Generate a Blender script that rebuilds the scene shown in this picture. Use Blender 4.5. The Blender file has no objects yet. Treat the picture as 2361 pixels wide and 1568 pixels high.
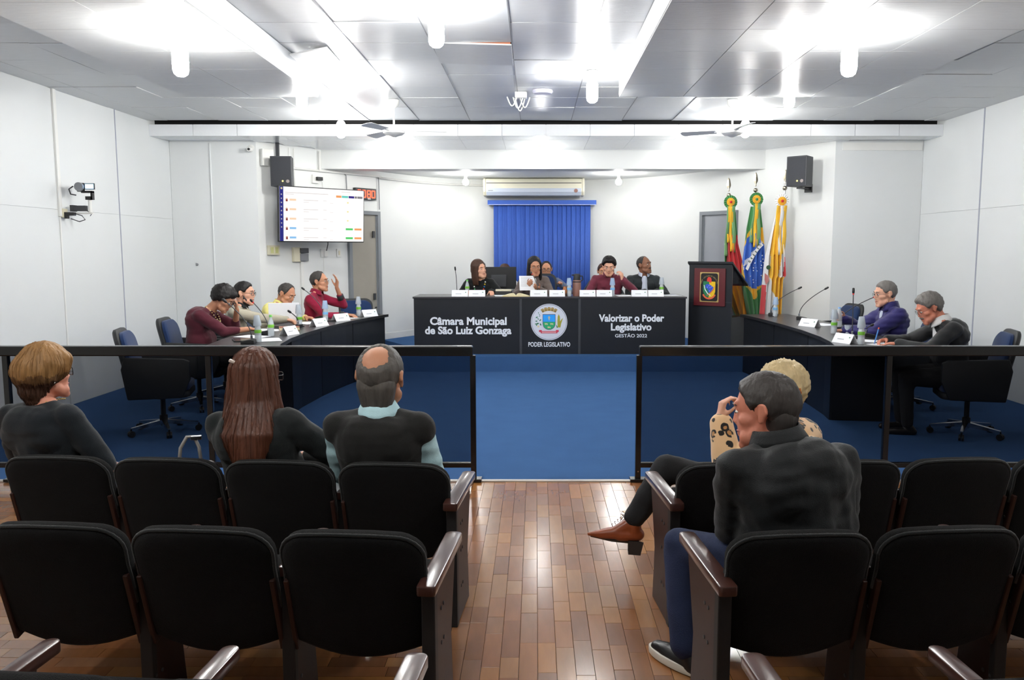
import bpy, bmesh, math, random
from mathutils import Vector, Matrix, Euler, noise
random.seed(7)
scene = bpy.context.scene
col = scene.collection
PI = math.pi

# ------------------------------------------------------------------ camera
cam_d = bpy.data.cameras.new('camera')
cam = bpy.data.objects.new('camera', cam_d)
col.objects.link(cam)
cam.location = (0, 0, 1.6)
F_PX = 1900.0
cam.rotation_euler = (PI / 2 - math.atan(207 / F_PX), 0, 0)
cam_d.sensor_fit = 'HORIZONTAL'
cam_d.sensor_width = 36.0
cam_d.lens = 36.0 * F_PX / 2361
cam_d.shift_x = -54.5 / 2361
cam_d.clip_end = 100
scene.camera = cam

# ------------------------------------------------------------------ world / exposure
w = bpy.data.worlds.new('world')
scene.world = w
w.use_nodes = True
w.node_tree.nodes['Background'].inputs[0].default_value = (0.9, 0.95, 1, 1)
w.node_tree.nodes['Background'].inputs[1].default_value = 0.05
vs = scene.view_settings
vs.view_transform = 'Standard'
vs.look = 'None'
vs.gamma = 1
vs.use_curve_mapping = False
vs.exposure = 2.2
BULB = 55.0          # emission strength of the ceiling bulbs
BULB_COL = (0.995, 0.985, 0.955)

# ------------------------------------------------------------------ materials
def srgb(r, g, b):
    f = lambda c: (c / 255 / 12.92) if c / 255 <= 0.04045 else ((c / 255 + 0.055) / 1.055) ** 2.4
    return (f(r), f(g), f(b), 1)

MATS = {}
def mat(name, rgb, rough=0.6, metal=0.0, var=0.06, nscale=8.0, bump=0.0, bscale=60.0,
        stretch=None, emit=0.0, spec=0.5, coat=0.0, sheen=0.0, wave=None):
    """procedural principled material; rgb in 0-255 sRGB"""
    if name in MATS:
        return MATS[name]
    m = bpy.data.materials.new(name)
    m.use_nodes = True
    nt = m.node_tree
    p = nt.nodes['Principled BSDF']
    c = srgb(*rgb)
    p.inputs['Roughness'].default_value = rough
    p.inputs['Metallic'].default_value = metal
    p.inputs['Specular IOR Level'].default_value = spec
    if coat:
        p.inputs['Coat Weight'].default_value = coat
        p.inputs['Coat Roughness'].default_value = 0.15
    if sheen:
        p.inputs['Sheen Weight'].default_value = sheen
    tc = nt.nodes.new('ShaderNodeTexCoord')
    mp = nt.nodes.new('ShaderNodeMapping')
    nt.links.new(tc.outputs['Object'], mp.inputs['Vector'])
    if stretch:
        mp.inputs['Scale'].default_value = stretch
    nz = nt.nodes.new('ShaderNodeTexNoise')
    nz.inputs['Scale'].default_value = nscale
    nz.inputs['Detail'].default_value = 4
    nt.links.new(mp.outputs['Vector'], nz.inputs['Vector'])
    mx = nt.nodes.new('ShaderNodeMix')
    mx.data_type = 'RGBA'
    mx.inputs['A'].default_value = (c[0] * (1 - var), c[1] * (1 - var), c[2] * (1 - var), 1)
    mx.inputs['B'].default_value = (min(1, c[0] * (1 + var)), min(1, c[1] * (1 + var)), min(1, c[2] * (1 + var)), 1)
    nt.links.new(nz.outputs['Fac'], mx.inputs['Factor'])
    nt.links.new(mx.outputs['Result'], p.inputs['Base Color'])
    if bump:
        n2 = nt.nodes.new('ShaderNodeTexNoise')
        n2.inputs['Scale'].default_value = bscale
        n2.inputs['Detail'].default_value = 3
        nt.links.new(mp.outputs['Vector'], n2.inputs['Vector'])
        b = nt.nodes.new('ShaderNodeBump')
        b.inputs['Strength'].default_value = bump
        b.inputs['Distance'].default_value = 0.01
        nt.links.new(n2.outputs['Fac'], b.inputs['Height'])
        nt.links.new(b.outputs['Normal'], p.inputs['Normal'])
    if emit:
        p.inputs['Emission Color'].default_value = c
        p.inputs['Emission Strength'].default_value = emit
    MATS[name] = m
    return m

def node_glass(name, tint, gloss=0.12, rough=0.03):
    m = bpy.data.materials.new(name)
    m.use_nodes = True
    nt = m.node_tree
    nt.nodes.remove(nt.nodes['Principled BSDF'])
    out = nt.nodes['Material Output']
    tr = nt.nodes.new('ShaderNodeBsdfTransparent')
    gl = nt.nodes.new('ShaderNodeBsdfGlossy')
    gl.inputs['Roughness'].default_value = rough
    lw = nt.nodes.new('ShaderNodeLayerWeight')
    lw.inputs['Blend'].default_value = gloss
    ns = nt.nodes.new('ShaderNodeTexNoise')
    ns.inputs['Scale'].default_value = 2.0
    mx = nt.nodes.new('ShaderNodeMix'); mx.data_type = 'RGBA'
    mx.inputs['A'].default_value = (tint[0], tint[1], tint[2], 1)
    mx.inputs['B'].default_value = (tint[0] * .94, tint[1] * .94, tint[2] * .94, 1)
    nt.links.new(ns.outputs['Fac'], mx.inputs['Factor'])
    nt.links.new(mx.outputs['Result'], tr.inputs['Color'])
    ms = nt.nodes.new('ShaderNodeMixShader')
    nt.links.new(lw.outputs['Fresnel'], ms.inputs[0])
    nt.links.new(tr.outputs[0], ms.inputs[1])
    nt.links.new(gl.outputs[0], ms.inputs[2])
    nt.links.new(ms.outputs[0], out.inputs['Surface'])
    MATS[name] = m
    return m

def emission(name, rgb, strength):
    m = bpy.data.materials.new(name)
    m.use_nodes = True
    nt = m.node_tree
    nt.nodes.remove(nt.nodes['Principled BSDF'])
    e = nt.nodes.new('ShaderNodeEmission')
    e.inputs['Color'].default_value = (rgb[0], rgb[1], rgb[2], 1)
    e.inputs['Strength'].default_value = strength
    nt.links.new(e.outputs[0], nt.nodes['Material Output'].inputs['Surface'])
    MATS[name] = m
    return m

# ------------------------------------------------------------------ mesh helpers
class MB:
    """collects shapes, builds ONE mesh object"""
    def __init__(s):
        s.v = []; s.f = []; s.mi = []; s.cur = 0
    def add(s, vs, fs):
        o = len(s.v)
        s.v += [tuple(p) for p in vs]
        s.f += [tuple(i + o for i in f) for f in fs]
        s.mi += [s.cur] * len(fs)
        return s
    def box(s, c, d, rot=None):
        x, y, z = d[0] / 2, d[1] / 2, d[2] / 2
        vs = [Vector((i, j, k)) for i in (-x, x) for j in (-y, y) for k in (-z, z)]
        if rot is not None:
            R = Euler(rot).to_matrix() if not isinstance(rot, Matrix) else rot
            vs = [R @ p for p in vs]
        vs = [p + Vector(c) for p in vs]
        return s.add(vs, [(0, 1, 3, 2), (4, 6, 7, 5), (0, 4, 5, 1), (2, 3, 7, 6), (0, 2, 6, 4), (1, 5, 7, 3)])
    def bx(s, x0, x1, y0, y1, z0, z1):
        return s.box(((x0 + x1) / 2, (y0 + y1) / 2, (z0 + z1) / 2), (x1 - x0, y1 - y0, z1 - z0))
    def prism(s, pts, z0, z1, fn=None):
        """extrude a 2D outline (x,y) between z0 and z1; fn maps (x,y,z)->point"""
        fn = fn or (lambda x, y, z: (x, y, z))
        n = len(pts)
        vs = [fn(p[0], p[1], z0) for p in pts] + [fn(p[0], p[1], z1) for p in pts]
        fs = [tuple(range(n))[::-1], tuple(range(n, 2 * n))] + [(i, (i + 1) % n, n + (i + 1) % n, n + i) for i in range(n)]
        return s.add(vs, fs)
    def tube(s, pts, r, n=8, cap=True):
        pts = [Vector(p) for p in pts]
        rs = r if isinstance(r, (list, tuple)) else [r] * len(pts)
        vs = []; fs = []
        up = None
        for i, p in enumerate(pts):
            t = (pts[min(i + 1, len(pts) - 1)] - pts[max(i - 1, 0)]).normalized()
            if up is None:
                up = Vector((0, 0, 1)) if abs(t.z) < .9 else Vector((1, 0, 0))
            a = t.cross(up).normalized(); b = a.cross(t).normalized(); up = b
            for k in range(n):
                q = 2 * PI * k / n
                vs.append(p + (a * math.cos(q) + b * math.sin(q)) * rs[i])
        for i in range(len(pts) - 1):
            for k in range(n):
                fs.append((i * n + k, i * n + (k + 1) % n, (i + 1) * n + (k + 1) % n, (i + 1) * n + k))
        if cap:
            fs.append(tuple(range(n))[::-1]); fs.append(tuple((len(pts) - 1) * n + k for k in range(n)))
        return s.add(vs, fs)
    def lathe(s, prof, c=(0, 0, 0), n=16, axis='Z', cap=True):
        vs = []; fs = []
        for r, z in prof:
            for k in range(n):
                q = 2 * PI * k / n
                a, b = r * math.cos(q), r * math.sin(q)
                p = (a, b, z) if axis == 'Z' else ((a, z, b) if axis == 'Y' else (z, a, b))
                vs.append(Vector(p) + Vector(c))
        for i in range(len(prof) - 1):
            for k in range(n):
                f = (i * n + k, i * n + (k + 1) % n, (i + 1) * n + (k + 1) % n, (i + 1) * n + k)
                fs.append(f if axis != 'Y' else f[::-1])
        if cap:
            a = tuple(range(n)); b = tuple((len(prof) - 1) * n + k for k in range(n))
            fs += [a[::-1], b] if axis != 'Y' else [a, b[::-1]]
        return s.add(vs, fs)
    def sphere(s, c, r, n=12, m=8):
        r = r if isinstance(r, (list, tuple)) else (r, r, r)
        vs = []; fs = []
        for i in range(m + 1):
            th = PI * i / m
            for k in range(n):
                q = 2 * PI * k / n
                vs.append((c[0] + r[0] * math.sin(th) * math.cos(q), c[1] + r[1] * math.sin(th) * math.sin(q), c[2] + r[2] * math.cos(th)))
        for i in range(m):
            for k in range(n):
                fs.append((i * n + k, (i + 1) * n + k, (i + 1) * n + (k + 1) % n, i * n + (k + 1) % n))
        return s.add(vs, fs)
    def grid(s, fn, nu, nv, closed=False):
        vs = [fn(i / nu, j / nv) for i in range(nu + 1) for j in range(nv + 1)]
        fs = [(i * (nv + 1) + j, (i + 1) * (nv + 1) + j, (i + 1) * (nv + 1) + j + 1, i * (nv + 1) + j + 1) for i in range(nu) for j in range(nv)]
        return s.add(vs, fs)
    def mesh(s, name, mats, smooth=False, bevel=0, merge=True):
        me = bpy.data.meshes.new(name)
        me.from_pydata(s.v, [], s.f)
        bm = bmesh.new(); bm.from_mesh(me)
        for f, i in zip(bm.faces, s.mi):
            f.material_index = i
        if merge:
            bmesh.ops.remove_doubles(bm, verts=bm.verts, dist=1e-5)
        bmesh.ops.recalc_face_normals(bm, faces=bm.faces)
        if bevel:
            es = [e for e in bm.edges if len(e.link_faces) == 2 and e.calc_face_angle(0) > 0.6]
            bmesh.ops.bevel(bm, geom=es, offset=bevel, segments=2, profile=.5, affect='EDGES', clamp_overlap=True)
        if smooth:
            for f in bm.faces:
                f.smooth = True
            if smooth == 'auto':
                for e in bm.edges:
                    if len(e.link_faces) == 2 and e.calc_face_angle(0) > 0.7:
                        e.smooth = False
        bm.to_mesh(me); bm.free()
        for m in (mats if isinstance(mats, (list, tuple)) else [mats]):
            me.materials.append(MATS[m] if isinstance(m, str) else m)
        return me
    def build(s, name, mats, parent=None, smooth=False, bevel=0, merge=True):
        return link(name, s.mesh(name, mats, smooth, bevel, merge), parent)

def link(name, me, parent=None):
    o = bpy.data.objects.new(name, me)
    col.objects.link(o)
    if parent is not None:
        o.parent = parent
    return o
def tag(o, label, cat, group=None, kind=None):
    if label: o['label'] = label
    if cat: o['category'] = cat
    if group: o['group'] = group
    if kind: o['kind'] = kind
    return o
def empty(name, loc=(0, 0, 0), rz=0, label=None, cat=None, group=None):
    o = bpy.data.objects.new(name, None)
    o.empty_display_size = .05
    col.objects.link(o)
    o.location = loc; o.rotation_euler = (0, 0, rz)
    return tag(o, label, cat, group)
def struct(o):
    o['kind'] = 'structure'
    return o
def copy_tree(o, parent=None):
    c = o.copy(); col.objects.link(c)
    if parent is not None: c.parent = parent
    for ch in list(o.children):
        copy_tree(ch, c)
    return c
def rrect(w, h, r, n=5, cx=0, cy=0):
    """rounded rectangle outline; r may be 4 radii: bl, br, tr, tl"""
    rr = r if isinstance(r, (list, tuple)) else [r] * 4
    cs = [(-w / 2 + rr[0], -h / 2 + rr[0], PI, rr[0]), (w / 2 - rr[1], -h / 2 + rr[1], 1.5 * PI, rr[1]),
          (w / 2 - rr[2], h / 2 - rr[2], 0, rr[2]), (-w / 2 + rr[3], h / 2 - rr[3], .5 * PI, rr[3])]
    out = []
    for x, y, a, q in cs:
        for i in range(n + 1):
            t = a + .5 * PI * i / n
            out.append((cx + x + q * math.cos(t), cy + y + q * math.sin(t)))
    return out
def text_mesh(body, size, mat_, name, loc, rot, parent=None, sx=1.0, depth=0.002, bold=0.0, align='CENTER', space=1.0):
    cu = bpy.data.curves.new(name, 'FONT')
    cu.body = body; cu.size = size; cu.extrude = depth; cu.offset = bold
    cu.align_x = align; cu.space_character = space
    cu.resolution_u = 4
    t = bpy.data.objects.new('tmp_text', cu)
    col.objects.link(t)
    bpy.context.view_layer.update()
    me = bpy.data.meshes.new_from_object(t.evaluated_get(bpy.context.evaluated_depsgraph_get()))
    bpy.data.objects.remove(t); bpy.data.curves.remove(cu)
    me.name = name
    me.transform(Matrix.Diagonal((sx, 1, 1, 1)))
    me.materials.clear(); me.materials.append(MATS[mat_] if isinstance(mat_, str) else mat_)
    o = link(name, me, parent)
    o.location = loc; o.rotation_euler = rot
    return o
def smoothstep(a, b, x):
    t = max(0, min(1, (x - a) / (b - a))) if a != b else float(x > a)
    return t * t * (3 - 2 * t)
def lerp(a, b, t): return a + (b - a) * t
def interp(x, pts):
    if x <= pts[0][0]: return pts[0][1]
    for (x0, y0), (x1, y1) in zip(pts, pts[1:]):
        if x <= x1: return y0 + (y1 - y0) * (x - x0) / (x1 - x0)
    return pts[-1][1]

# ------------------------------------------------------------------ shared materials
mat('wall_paint', (226, 228, 226), .55, var=.02, nscale=1.5, bump=.05, bscale=90)
mat('wall_panel', (222, 225, 225), .45, var=.02, nscale=1.2, bump=.03, bscale=50)
mat('seam', (170, 174, 180), .6)
mat('seam_dark', (95, 98, 104), .7)
mat('trim_white', (232, 232, 228), .4, var=.02)
mat('ceil_white', (232, 235, 238), .45, var=.02, nscale=3, bump=.1, bscale=30)
def ceiling_panel_material(name, rgb, rough, metal):
    m = mat(name, rgb, rough, metal, var=.10, nscale=5, stretch=(1.2, 14, 1), bump=.22, bscale=9)
    return m
ceiling_panel_material('ceil_foil', (204, 206, 208), .36, .22)
ceiling_panel_material('ceil_foil_b', (198, 201, 204), .33, .22)
ceiling_panel_material('ceil_matt', (212, 214, 214), .42, .05)
mat('black_void', (12, 12, 13), .9)
mat('carpet', (60, 94, 140), .95, var=.10, nscale=4, bump=.5, bscale=320, spec=.08)
mat('carpet_dark', (22, 34, 62), .95, var=.16, nscale=4, bump=.6, bscale=320, spec=.1)
mat('laminate_black', (34, 36, 40), .32, var=.1, nscale=6, bump=.04, bscale=140, spec=.4)
mat('laminate_top', (58, 57, 60), .28, var=.1, nscale=7, stretch=(1, 6, 1), spec=.5)
mat('laminate_groove', (62, 64, 68), .4)
mat('black_metal', (20, 21, 23), .22, var=.05, spec=.5)
mat('black_plastic', (26, 27, 29), .45, var=.05)
mat('dark_plastic', (58, 60, 64), .5, var=.05)
mat('chrome', (200, 203, 208), .18, 1.0, var=.03)
mat('white_plastic', (228, 228, 224), .35, var=.03)
mat('cream_plastic', (222, 216, 190), .4, var=.03)
mat('grey_plastic', (128, 130, 134), .45, var=.04)
mat('grey_paint', (128, 133, 138), .45, var=.04)
mat('paper', (238, 240, 244), .7, var=.02)
mat('paper_warm', (226, 214, 176), .8, var=.05)
mat('white_ink', (236, 240, 246), .5, var=.01)
mat('blind_blue', (62, 100, 190), .75, var=.05, nscale=12, bump=.1, bscale=200)
mat('blind_blue_b', (56, 92, 180), .75, var=.05, nscale=12, bump=.1, bscale=200)
mat('chair_fabric', (13, 13, 14), .95, var=.18, nscale=60, bump=.5, bscale=420, spec=.12, sheen=.06)
mat('chair_edge', (30, 33, 34), .9, var=.1, nscale=60, bump=.4, bscale=400, spec=.15, sheen=.3)
mat('arm_wood', (66, 40, 34), .28, var=.22, nscale=14, stretch=(1, .12, 1), bump=.05, bscale=40, spec=.5, coat=.4)
mat('side_wood', (50, 29, 24), .5, var=.25, nscale=12, stretch=(1, 1, .12), spec=.3)
mat('chair_black', (20, 20, 22), .6)
mat('office_blue', (30, 52, 92), .9, var=.12, nscale=30, bump=.3, bscale=300, spec=.2, sheen=.2)
mat('office_shell', (34, 36, 38), .55, var=.08, nscale=30, bump=.15, bscale=200)
emission('bulb_light', BULB_COL, BULB)
emission('bulb_soft', BULB_COL, BULB * .2)
emission('bulb_mid', BULB_COL, BULB * 1.0)
mat('bulb_base', (222, 222, 214), .4)
node_glass('smoked_glass', (.53, .53, .54), .07)
node_glass('clear_plastic', (.86, .89, .92), .22)
node_glass('acrylic_smoke', (.72, .72, .73), .06)

# ================================================================== THE SETTING
XL, XR, CZ = -4.82, 5.08, 3.2
YB = -3.2
# --- wooden floor: planks are pieces, base below
fl = struct(MB().bx(XL, XR, YB, 5.62, -.06, -.012).build('floor', mat('floor_base', (70, 48, 34), .7)))
WOODS = []
for i, c in enumerate([(152, 101, 60), (142, 92, 55), (162, 110, 60), (132, 87, 56), (146, 97, 62), (156, 110, 68), (138, 89, 50), (140, 98, 68)]):
    WOODS.append(mat('plank_%d' % i, c, .20, var=.16, nscale=10, stretch=(3, .5, 1), bump=.03, bscale=25, spec=.5, coat=.35))
PLK = {}
def plank_mesh(w_, l_, mi):
    k = (w_, l_, mi)
    if k not in PLK:
        mb = MB(); x, y = w_ / 2 - .0005, l_ / 2 - .0005
        b = .0009
        mb.add([(-x, -y, -.014), (x, -y, -.014), (x, y, -.014), (-x, y, -.014),
                (-x, -y, -b), (x, -y, -b), (x, y, -b), (-x, y, -b),
                (-x + b, -y + b, 0), (x - b, -y + b, 0), (x - b, y - b, 0), (-x + b, y - b, 0)],
               [(0, 1, 5, 4), (1, 2, 6, 5), (2, 3, 7, 6), (3, 0, 4, 7), (4, 5, 9, 8), (5, 6, 10, 9), (6, 7, 11, 10), (7, 4, 8, 11), (8, 9, 10, 11)])
        PLK[k] = mb.mesh('plank', WOODS[mi], merge=False)
    return PLK[k]
rnd = random.Random(3)
npl = 0
PW = .073
x = -.43
stuff = [MB() for _ in WOODS]
def stuff_plank(x0, x1, y0, y1):
    m = stuff[rnd.randrange(len(WOODS))]
    g = .0009
    m.bx(x0 + g, x1 - g, y0 + g, y1 - g, -.014, -.0005 - rnd.random() * .0008)
while x < .80 - 1e-6:
    y = 5.585
    first = True
    while y > 2.0:
        l_ = rnd.choice([.16, .2, .24, .28, .32])
        if first: l_ = rnd.choice([.06, .12, .2])
        first = False
        if y - l_ > 2.95 and npl < 300:
            o = link('plank', plank_mesh(PW, l_, rnd.randrange(len(WOODS))), fl)
            o.location = (x + PW / 2, y - l_ / 2, -rnd.random() * .0012)
            o.rotation_euler = (rnd.uniform(-.0015, .0015), rnd.uniform(-.004, .004), 0)
            npl += 1
        else:
            stuff_plank(x, x + PW, y - l_, y)
        y -= l_
    x += PW
for xa, xb in ((XL, -.43), (x, XR)):
    yy = 5.585
    while yy > 1.2:
        xx = xa + (-.2 * rnd.random())
        while xx < xb:
            l_ = rnd.choice([.22, .3, .38])
            stuff_plank(max(xx, xa), min(xx + l_, xb), yy - PW, yy)
            xx += l_
        yy -= PW
big = MB()
for i, m in enumerate(stuff):
    o = len(big.v)
    big.v += m.v; big.f += [tuple(k + o for k in f) for f in m.f]; big.mi += [i] * len(m.f)
big.bx(XL, XR, YB, 1.2, -.014, -.001)
o = big.build('plank_field', WOODS, fl, merge=False); o['kind'] = 'stuff'

# --- carpet and dais
struct(MB().bx(XL, XR, 5.62, 14.6, -.06, .003).build('floor_carpet', 'carpet'))
struct(MB().bx(XL, XR, 5.585, 5.622, -.02, .008).build('trim_1', mat('trim_metal', (206, 204, 198), .35, .3)))
dais = MB().prism([(-1.88, 10.80), (2.96, 10.80), (2.96, 12.0), (2.58, 12.95), (1.7, 14.2), (0, 14.6), (-1.7, 14.2), (-2.42, 12.9), (-1.88, 12.0)], .0, .205)
struct(dais.build('floor_dais', 'carpet'))

# --- walls
def wall_poly(name, pts, z0, z1, m, t=.12, flip=1):
    """vertical wall following plan points; thickness to the outside"""
    mb = MB()
    P = [Vector((p[0], p[1])) for p in pts]
    N = []
    for i in range(len(P)):
        d = (P[min(i + 1, len(P) - 1)] - P[max(i - 1, 0)]).normalized()
        N.append(Vector((-d.y, d.x)) * flip)
    n = len(P)
    vs = []
    for i in range(n):
        q = P[i] + N[i] * t
        vs += [(P[i].x, P[i].y, z0), (P[i].x, P[i].y, z1), (q.x, q.y, z1), (q.x, q.y, z0)]
    fs = []
    for i in range(n - 1):
        a, b = 4 * i, 4 * (i + 1)
        for k in range(4):
            fs.append((a + k, a + (k + 1) % 4, b + (k + 1) % 4, b + k))
    fs += [(0, 3, 2, 1), tuple(4 * (n - 1) + k for k in range(4))]
    mb.add(vs, fs)
    return struct(mb.build(name, m, smooth='auto'))
wl = wall_poly('wall_left', [(XL - .012, YB), (XL - .012, 11.17)], -.06, 3.3, 'seam', flip=1)
wr = wall_poly('wall_right', [(XR + .012, YB), (XR + .012, 11.12)], -.06, 3.3, 'seam', flip=-1)
struct(MB().bx(XL - .1, XR + .1, YB - .12, YB, -.06, 3.3).build('wall_rear', 'wall_paint'))
def wall_panels(parent, X, sgn, ys, zs, m='wall_panel'):
    for y0, y1 in zip(ys, ys[1:]):
        for z0, z1 in zip(zs, zs[1:]):
            g = .003
            gz = .0012
            MB().bx(min(X, X + sgn * .012), max(X, X + sgn * .012), y0 + g, y1 - g, z0 + (gz if z0 > 0 else 0), z1 - gz).build('panel', m, parent)
wall_panels(wl, XL - .012, 1, [YB, 2.33, 3.55, 4.77, 5.99, 7.21, 8.43, 9.65, 11.05], [0, 2.01, 3.25])
wall_panels(wr, XR + .012, -1, [YB, 2.22, 3.44, 4.66, 5.88, 7.10, 8.32, 9.54, 11.0], [0, 2.07, 3.25])
# cover strips on the panel joints
MB().bx(XL, XL + .022, 8.405, 8.455, 1.94, 3.2).bx(XL, XL + .010, 8.418, 8.44, 0, 1.94).build('cover_strip', 'trim_white', wl, bevel=.004)
MB().bx(XL, XL + .006, 9.642, 9.656, 0, 3.2).build('cover_strip', mat('strip_blue', (168, 172, 186), .5), wl)
MB().bx(XR - .006, XR, 9.53, 9.55, 0, 3.2).build('cover_strip', 'strip_blue', wr)
# back wall pieces
wbl = struct(MB().bx(XL, -3.68, 11.062, 11.17, 0, 3.2).build('wall_back_left', 'seam'))
for x0, x1 in ((XL, -4.285), (-4.285, -3.68)):
    MB().bx(x0 + .001, x1 - .001 if x1 < -4 else x1, 11.05, 11.062, 0, 3.2).build('panel', 'wall_panel', wbl)
MB().tube([(-4.285, 11.045, .0), (-4.285, 11.045, 3.0)], .011, 6).build('conduit', 'wall_panel', wbl)
wbr = struct(MB().bx(3.93, XR, 11.0, 11.12, 0, 3.2).build('wall_back_right', 'wall_panel'))
MB().bx(4.02, XR - .02, 10.985, 11.0, 2.90, 3.0).build('cove_strip', 'trim_white', wbr)
CL0, CL1 = Vector((-3.68, 11.05)), Vector((-2.42, 12.82))
CR0, CR1 = Vector((3.93, 11.0)), Vector((2.58, 12.9))
apse = [tuple(CL1), (-2.25, 13.12), (-2.02, 13.48), (-1.72, 13.86), (-1.35, 14.12), (-.9, 14.3), (-.4, 14.4), (.1, 14.43), (.6, 14.42), (1.05, 14.33), (1.5, 14.13), (1.85, 13.84), (2.14, 13.5), (2.38, 13.18), tuple(CR1)]
wall_poly('wall_angled_left', [tuple(CL0), tuple(CL1)], 0, 3.2, 'wall_paint')
wall_poly('wall_angled_right', [tuple(CR1), tuple(CR0)], 0, 3.2, 'wall_paint')
wap = wall_poly('wall_back', apse, 0, 3.0, 'wall_paint')
# baseboard of the apse
def inset(pts, d):
    P = [Vector(p) for p in pts]; out = []
    for i in range(len(P)):
        t = (P[min(i + 1, len(P) - 1)] - P[max(i - 1, 0)]).normalized()
        out.append(tuple(P[i] + Vector((t.y, -t.x)) * d))
    return out
wall_poly('baseboard_back', inset(apse, .015), .205, .30, 'trim_white', t=.014)

# --- ceiling
ce = struct(MB().bx(XL - .1, XR + .1, YB, 10.62, CZ + .05, CZ + .1).build('ceiling', 'black_void'))
MB().bx(XL, XR, YB, 4.29, CZ, CZ + .012).build('panel', 'ceil_matt', ce)
xs = [XL] + [round(-4.56 + .625 * i, 3) for i in range(16)] + [XR]
ys = [4.29 + .58 * i for i in range(11)]
ys[-1] = 10.455
rp = random.Random(11)
SLABS = [(-3.22, -1.99, 7.76), (.765, 3.1, 7.76)]
for i in range(len(xs) - 1):
    for j in range(len(ys) - 1):
        x0, x1, y0, y1 = xs[i], xs[i + 1], ys[j], ys[j + 1]
        if any(x0 >= a and x1 <= b and y1 <= c for a, b, c in SLABS):
            continue
        g = .0035
        cx, cy = (x0 + x1) / 2, (y0 + y1) / 2
        mid = -2.2 < cx < 2.2
        m = rp.choice(['ceil_foil', 'ceil_foil_b']) if mid else 'ceil_matt'
        o = MB().bx(x0 - cx + g, x1 - cx - g, y0 - cy + g, y1 - cy - g, 0, .012).build('panel', m, ce)
        loose = (abs(cx + .5) < .2 and abs(cy - 6.9) < .3)
        o.location = (cx, cy, CZ + rp.uniform(-.002, .004))
        o.rotation_euler = (rp.uniform(-.006, .006), rp.uniform(-.006, .006), 0)
        if loose:
            o.location.z -= .022; o.rotation_euler = (-.05, .03, 0)
            MB().box((.1, -.27, .018), (.40, .015, .02)).build('broken_edge', mat('clay', (196, 120, 84), .8), o)
# long grooves run along the room between the panels (thin cover profiles)
for x0 in xs[5:12]:
    MB().bx(x0 - .004, x0 + .004, 7.8 if any(a < x0 < b for a, b, c in SLABS) else 4.3, 10.455, CZ - .004, CZ + .002).build('profile', 'grey_plastic', ce)
for k, (a, b, yend) in enumerate(SLABS):
    s = struct(MB().bx(a, b, YB + .2, yend, 3.012, CZ - .002).build('ceiling_drop', 'ceil_white'))
    n = 2 if k == 0 else 4
    yy = [yend - .58 * i for i in range(8)] + [YB + .2]
    for i in range(n):
        for j in range(len(yy) - 1):
            x0, x1 = a + (b - a) * i / n, a + (b - a) * (i + 1) / n
            MB().bx(x0 + .003, x1 - .003, yy[j + 1] + .002, yy[j] - .002, 3.0, 3.012).build('panel', 'ceil_matt' if k == 0 else rp.choice(['ceil_matt', 'ceil_foil']), s)
# a loose flap beside the left drop
o = MB().box((0, 0, 0), (.30, .62, .012)).build('panel', 'ceil_matt', ce)
o.location = (-1.80, 7.0, 3.165); o.rotation_euler = (.02, -.2, .04)
# cross beam
bm_ = struct(MB().bx(XL, XR, 10.50, 10.66, 3.022, 3.155).build('trim_2', 'ceil_white'))
for i in range(19):
    x0 = XL + (XR - XL) * i / 18.0
    MB().bx(x0 + .003, min(XR, x0 + .55) - .003, 10.488, 10.50, 3.018, 3.157).build('panel', 'ceil_white', bm_) if i < 18 else None
struct(MB().bx(XL, XR, 10.66, 10.70, 3.1, 3.25).build('gap_dark_sheet', 'black_void'))  # black sheet added behind the beam; its colour stands for the dark gap
# lower ceiling behind the beam, header, apse ceiling
lc = struct(MB().prism([(XL, 10.66), (XR, 10.66), (XR, 11.06), (3.93, 11.06), (3.22, 12.0), (-3.02, 12.0), (-3.68, 11.06), (XL, 11.06)], 3.03, 3.06).build('ceiling_lower', 'ceil_white'))
mat('ceil_gloss_white', (226, 230, 234), .16, .1, var=.02, nscale=3, bump=.1, bscale=12, stretch=(8, 1, 1))
for i in range(18):
    x0 = XL + (XR - XL) * i / 18
    for y0, y1 in ((10.50, 10.85), (10.862, 11.10), (11.103, 11.5), (11.503, 11.93)):
        lo, hi = -1e9, 1e9
        if y1 > 11.05:
            lo = -3.68 + 1.26 * (y1 - 11.05) / 1.77 - .05; hi = 3.93 - 1.35 * (y0 - 11.0) / 1.9 + .05
        a, b = max(x0 + .001, lo), min(x0 + .549, hi)
        if b - a > .05:
            MB().bx(a, b, y0, y1, 3.018, 3.03).build('panel', 'ceil_gloss_white', lc)
struct(MB().prism([(-3.06, 11.93), (3.30, 11.93), (3.04, 12.26), (-2.82, 12.26)], 2.75, 3.03).build('trim_4', 'wall_paint', bevel=.004))
struct(MB().prism([(-2.92, 12.1), (3.14, 12.1), (2.6, 12.95), (1.9, 14.0), (1.0, 14.42), (.1, 14.5), (-.9, 14.4), (-1.75, 14.0), (-2.45, 12.9)], 2.8, 2.86).build('ceiling_apse', 'wall_paint'))

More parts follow.
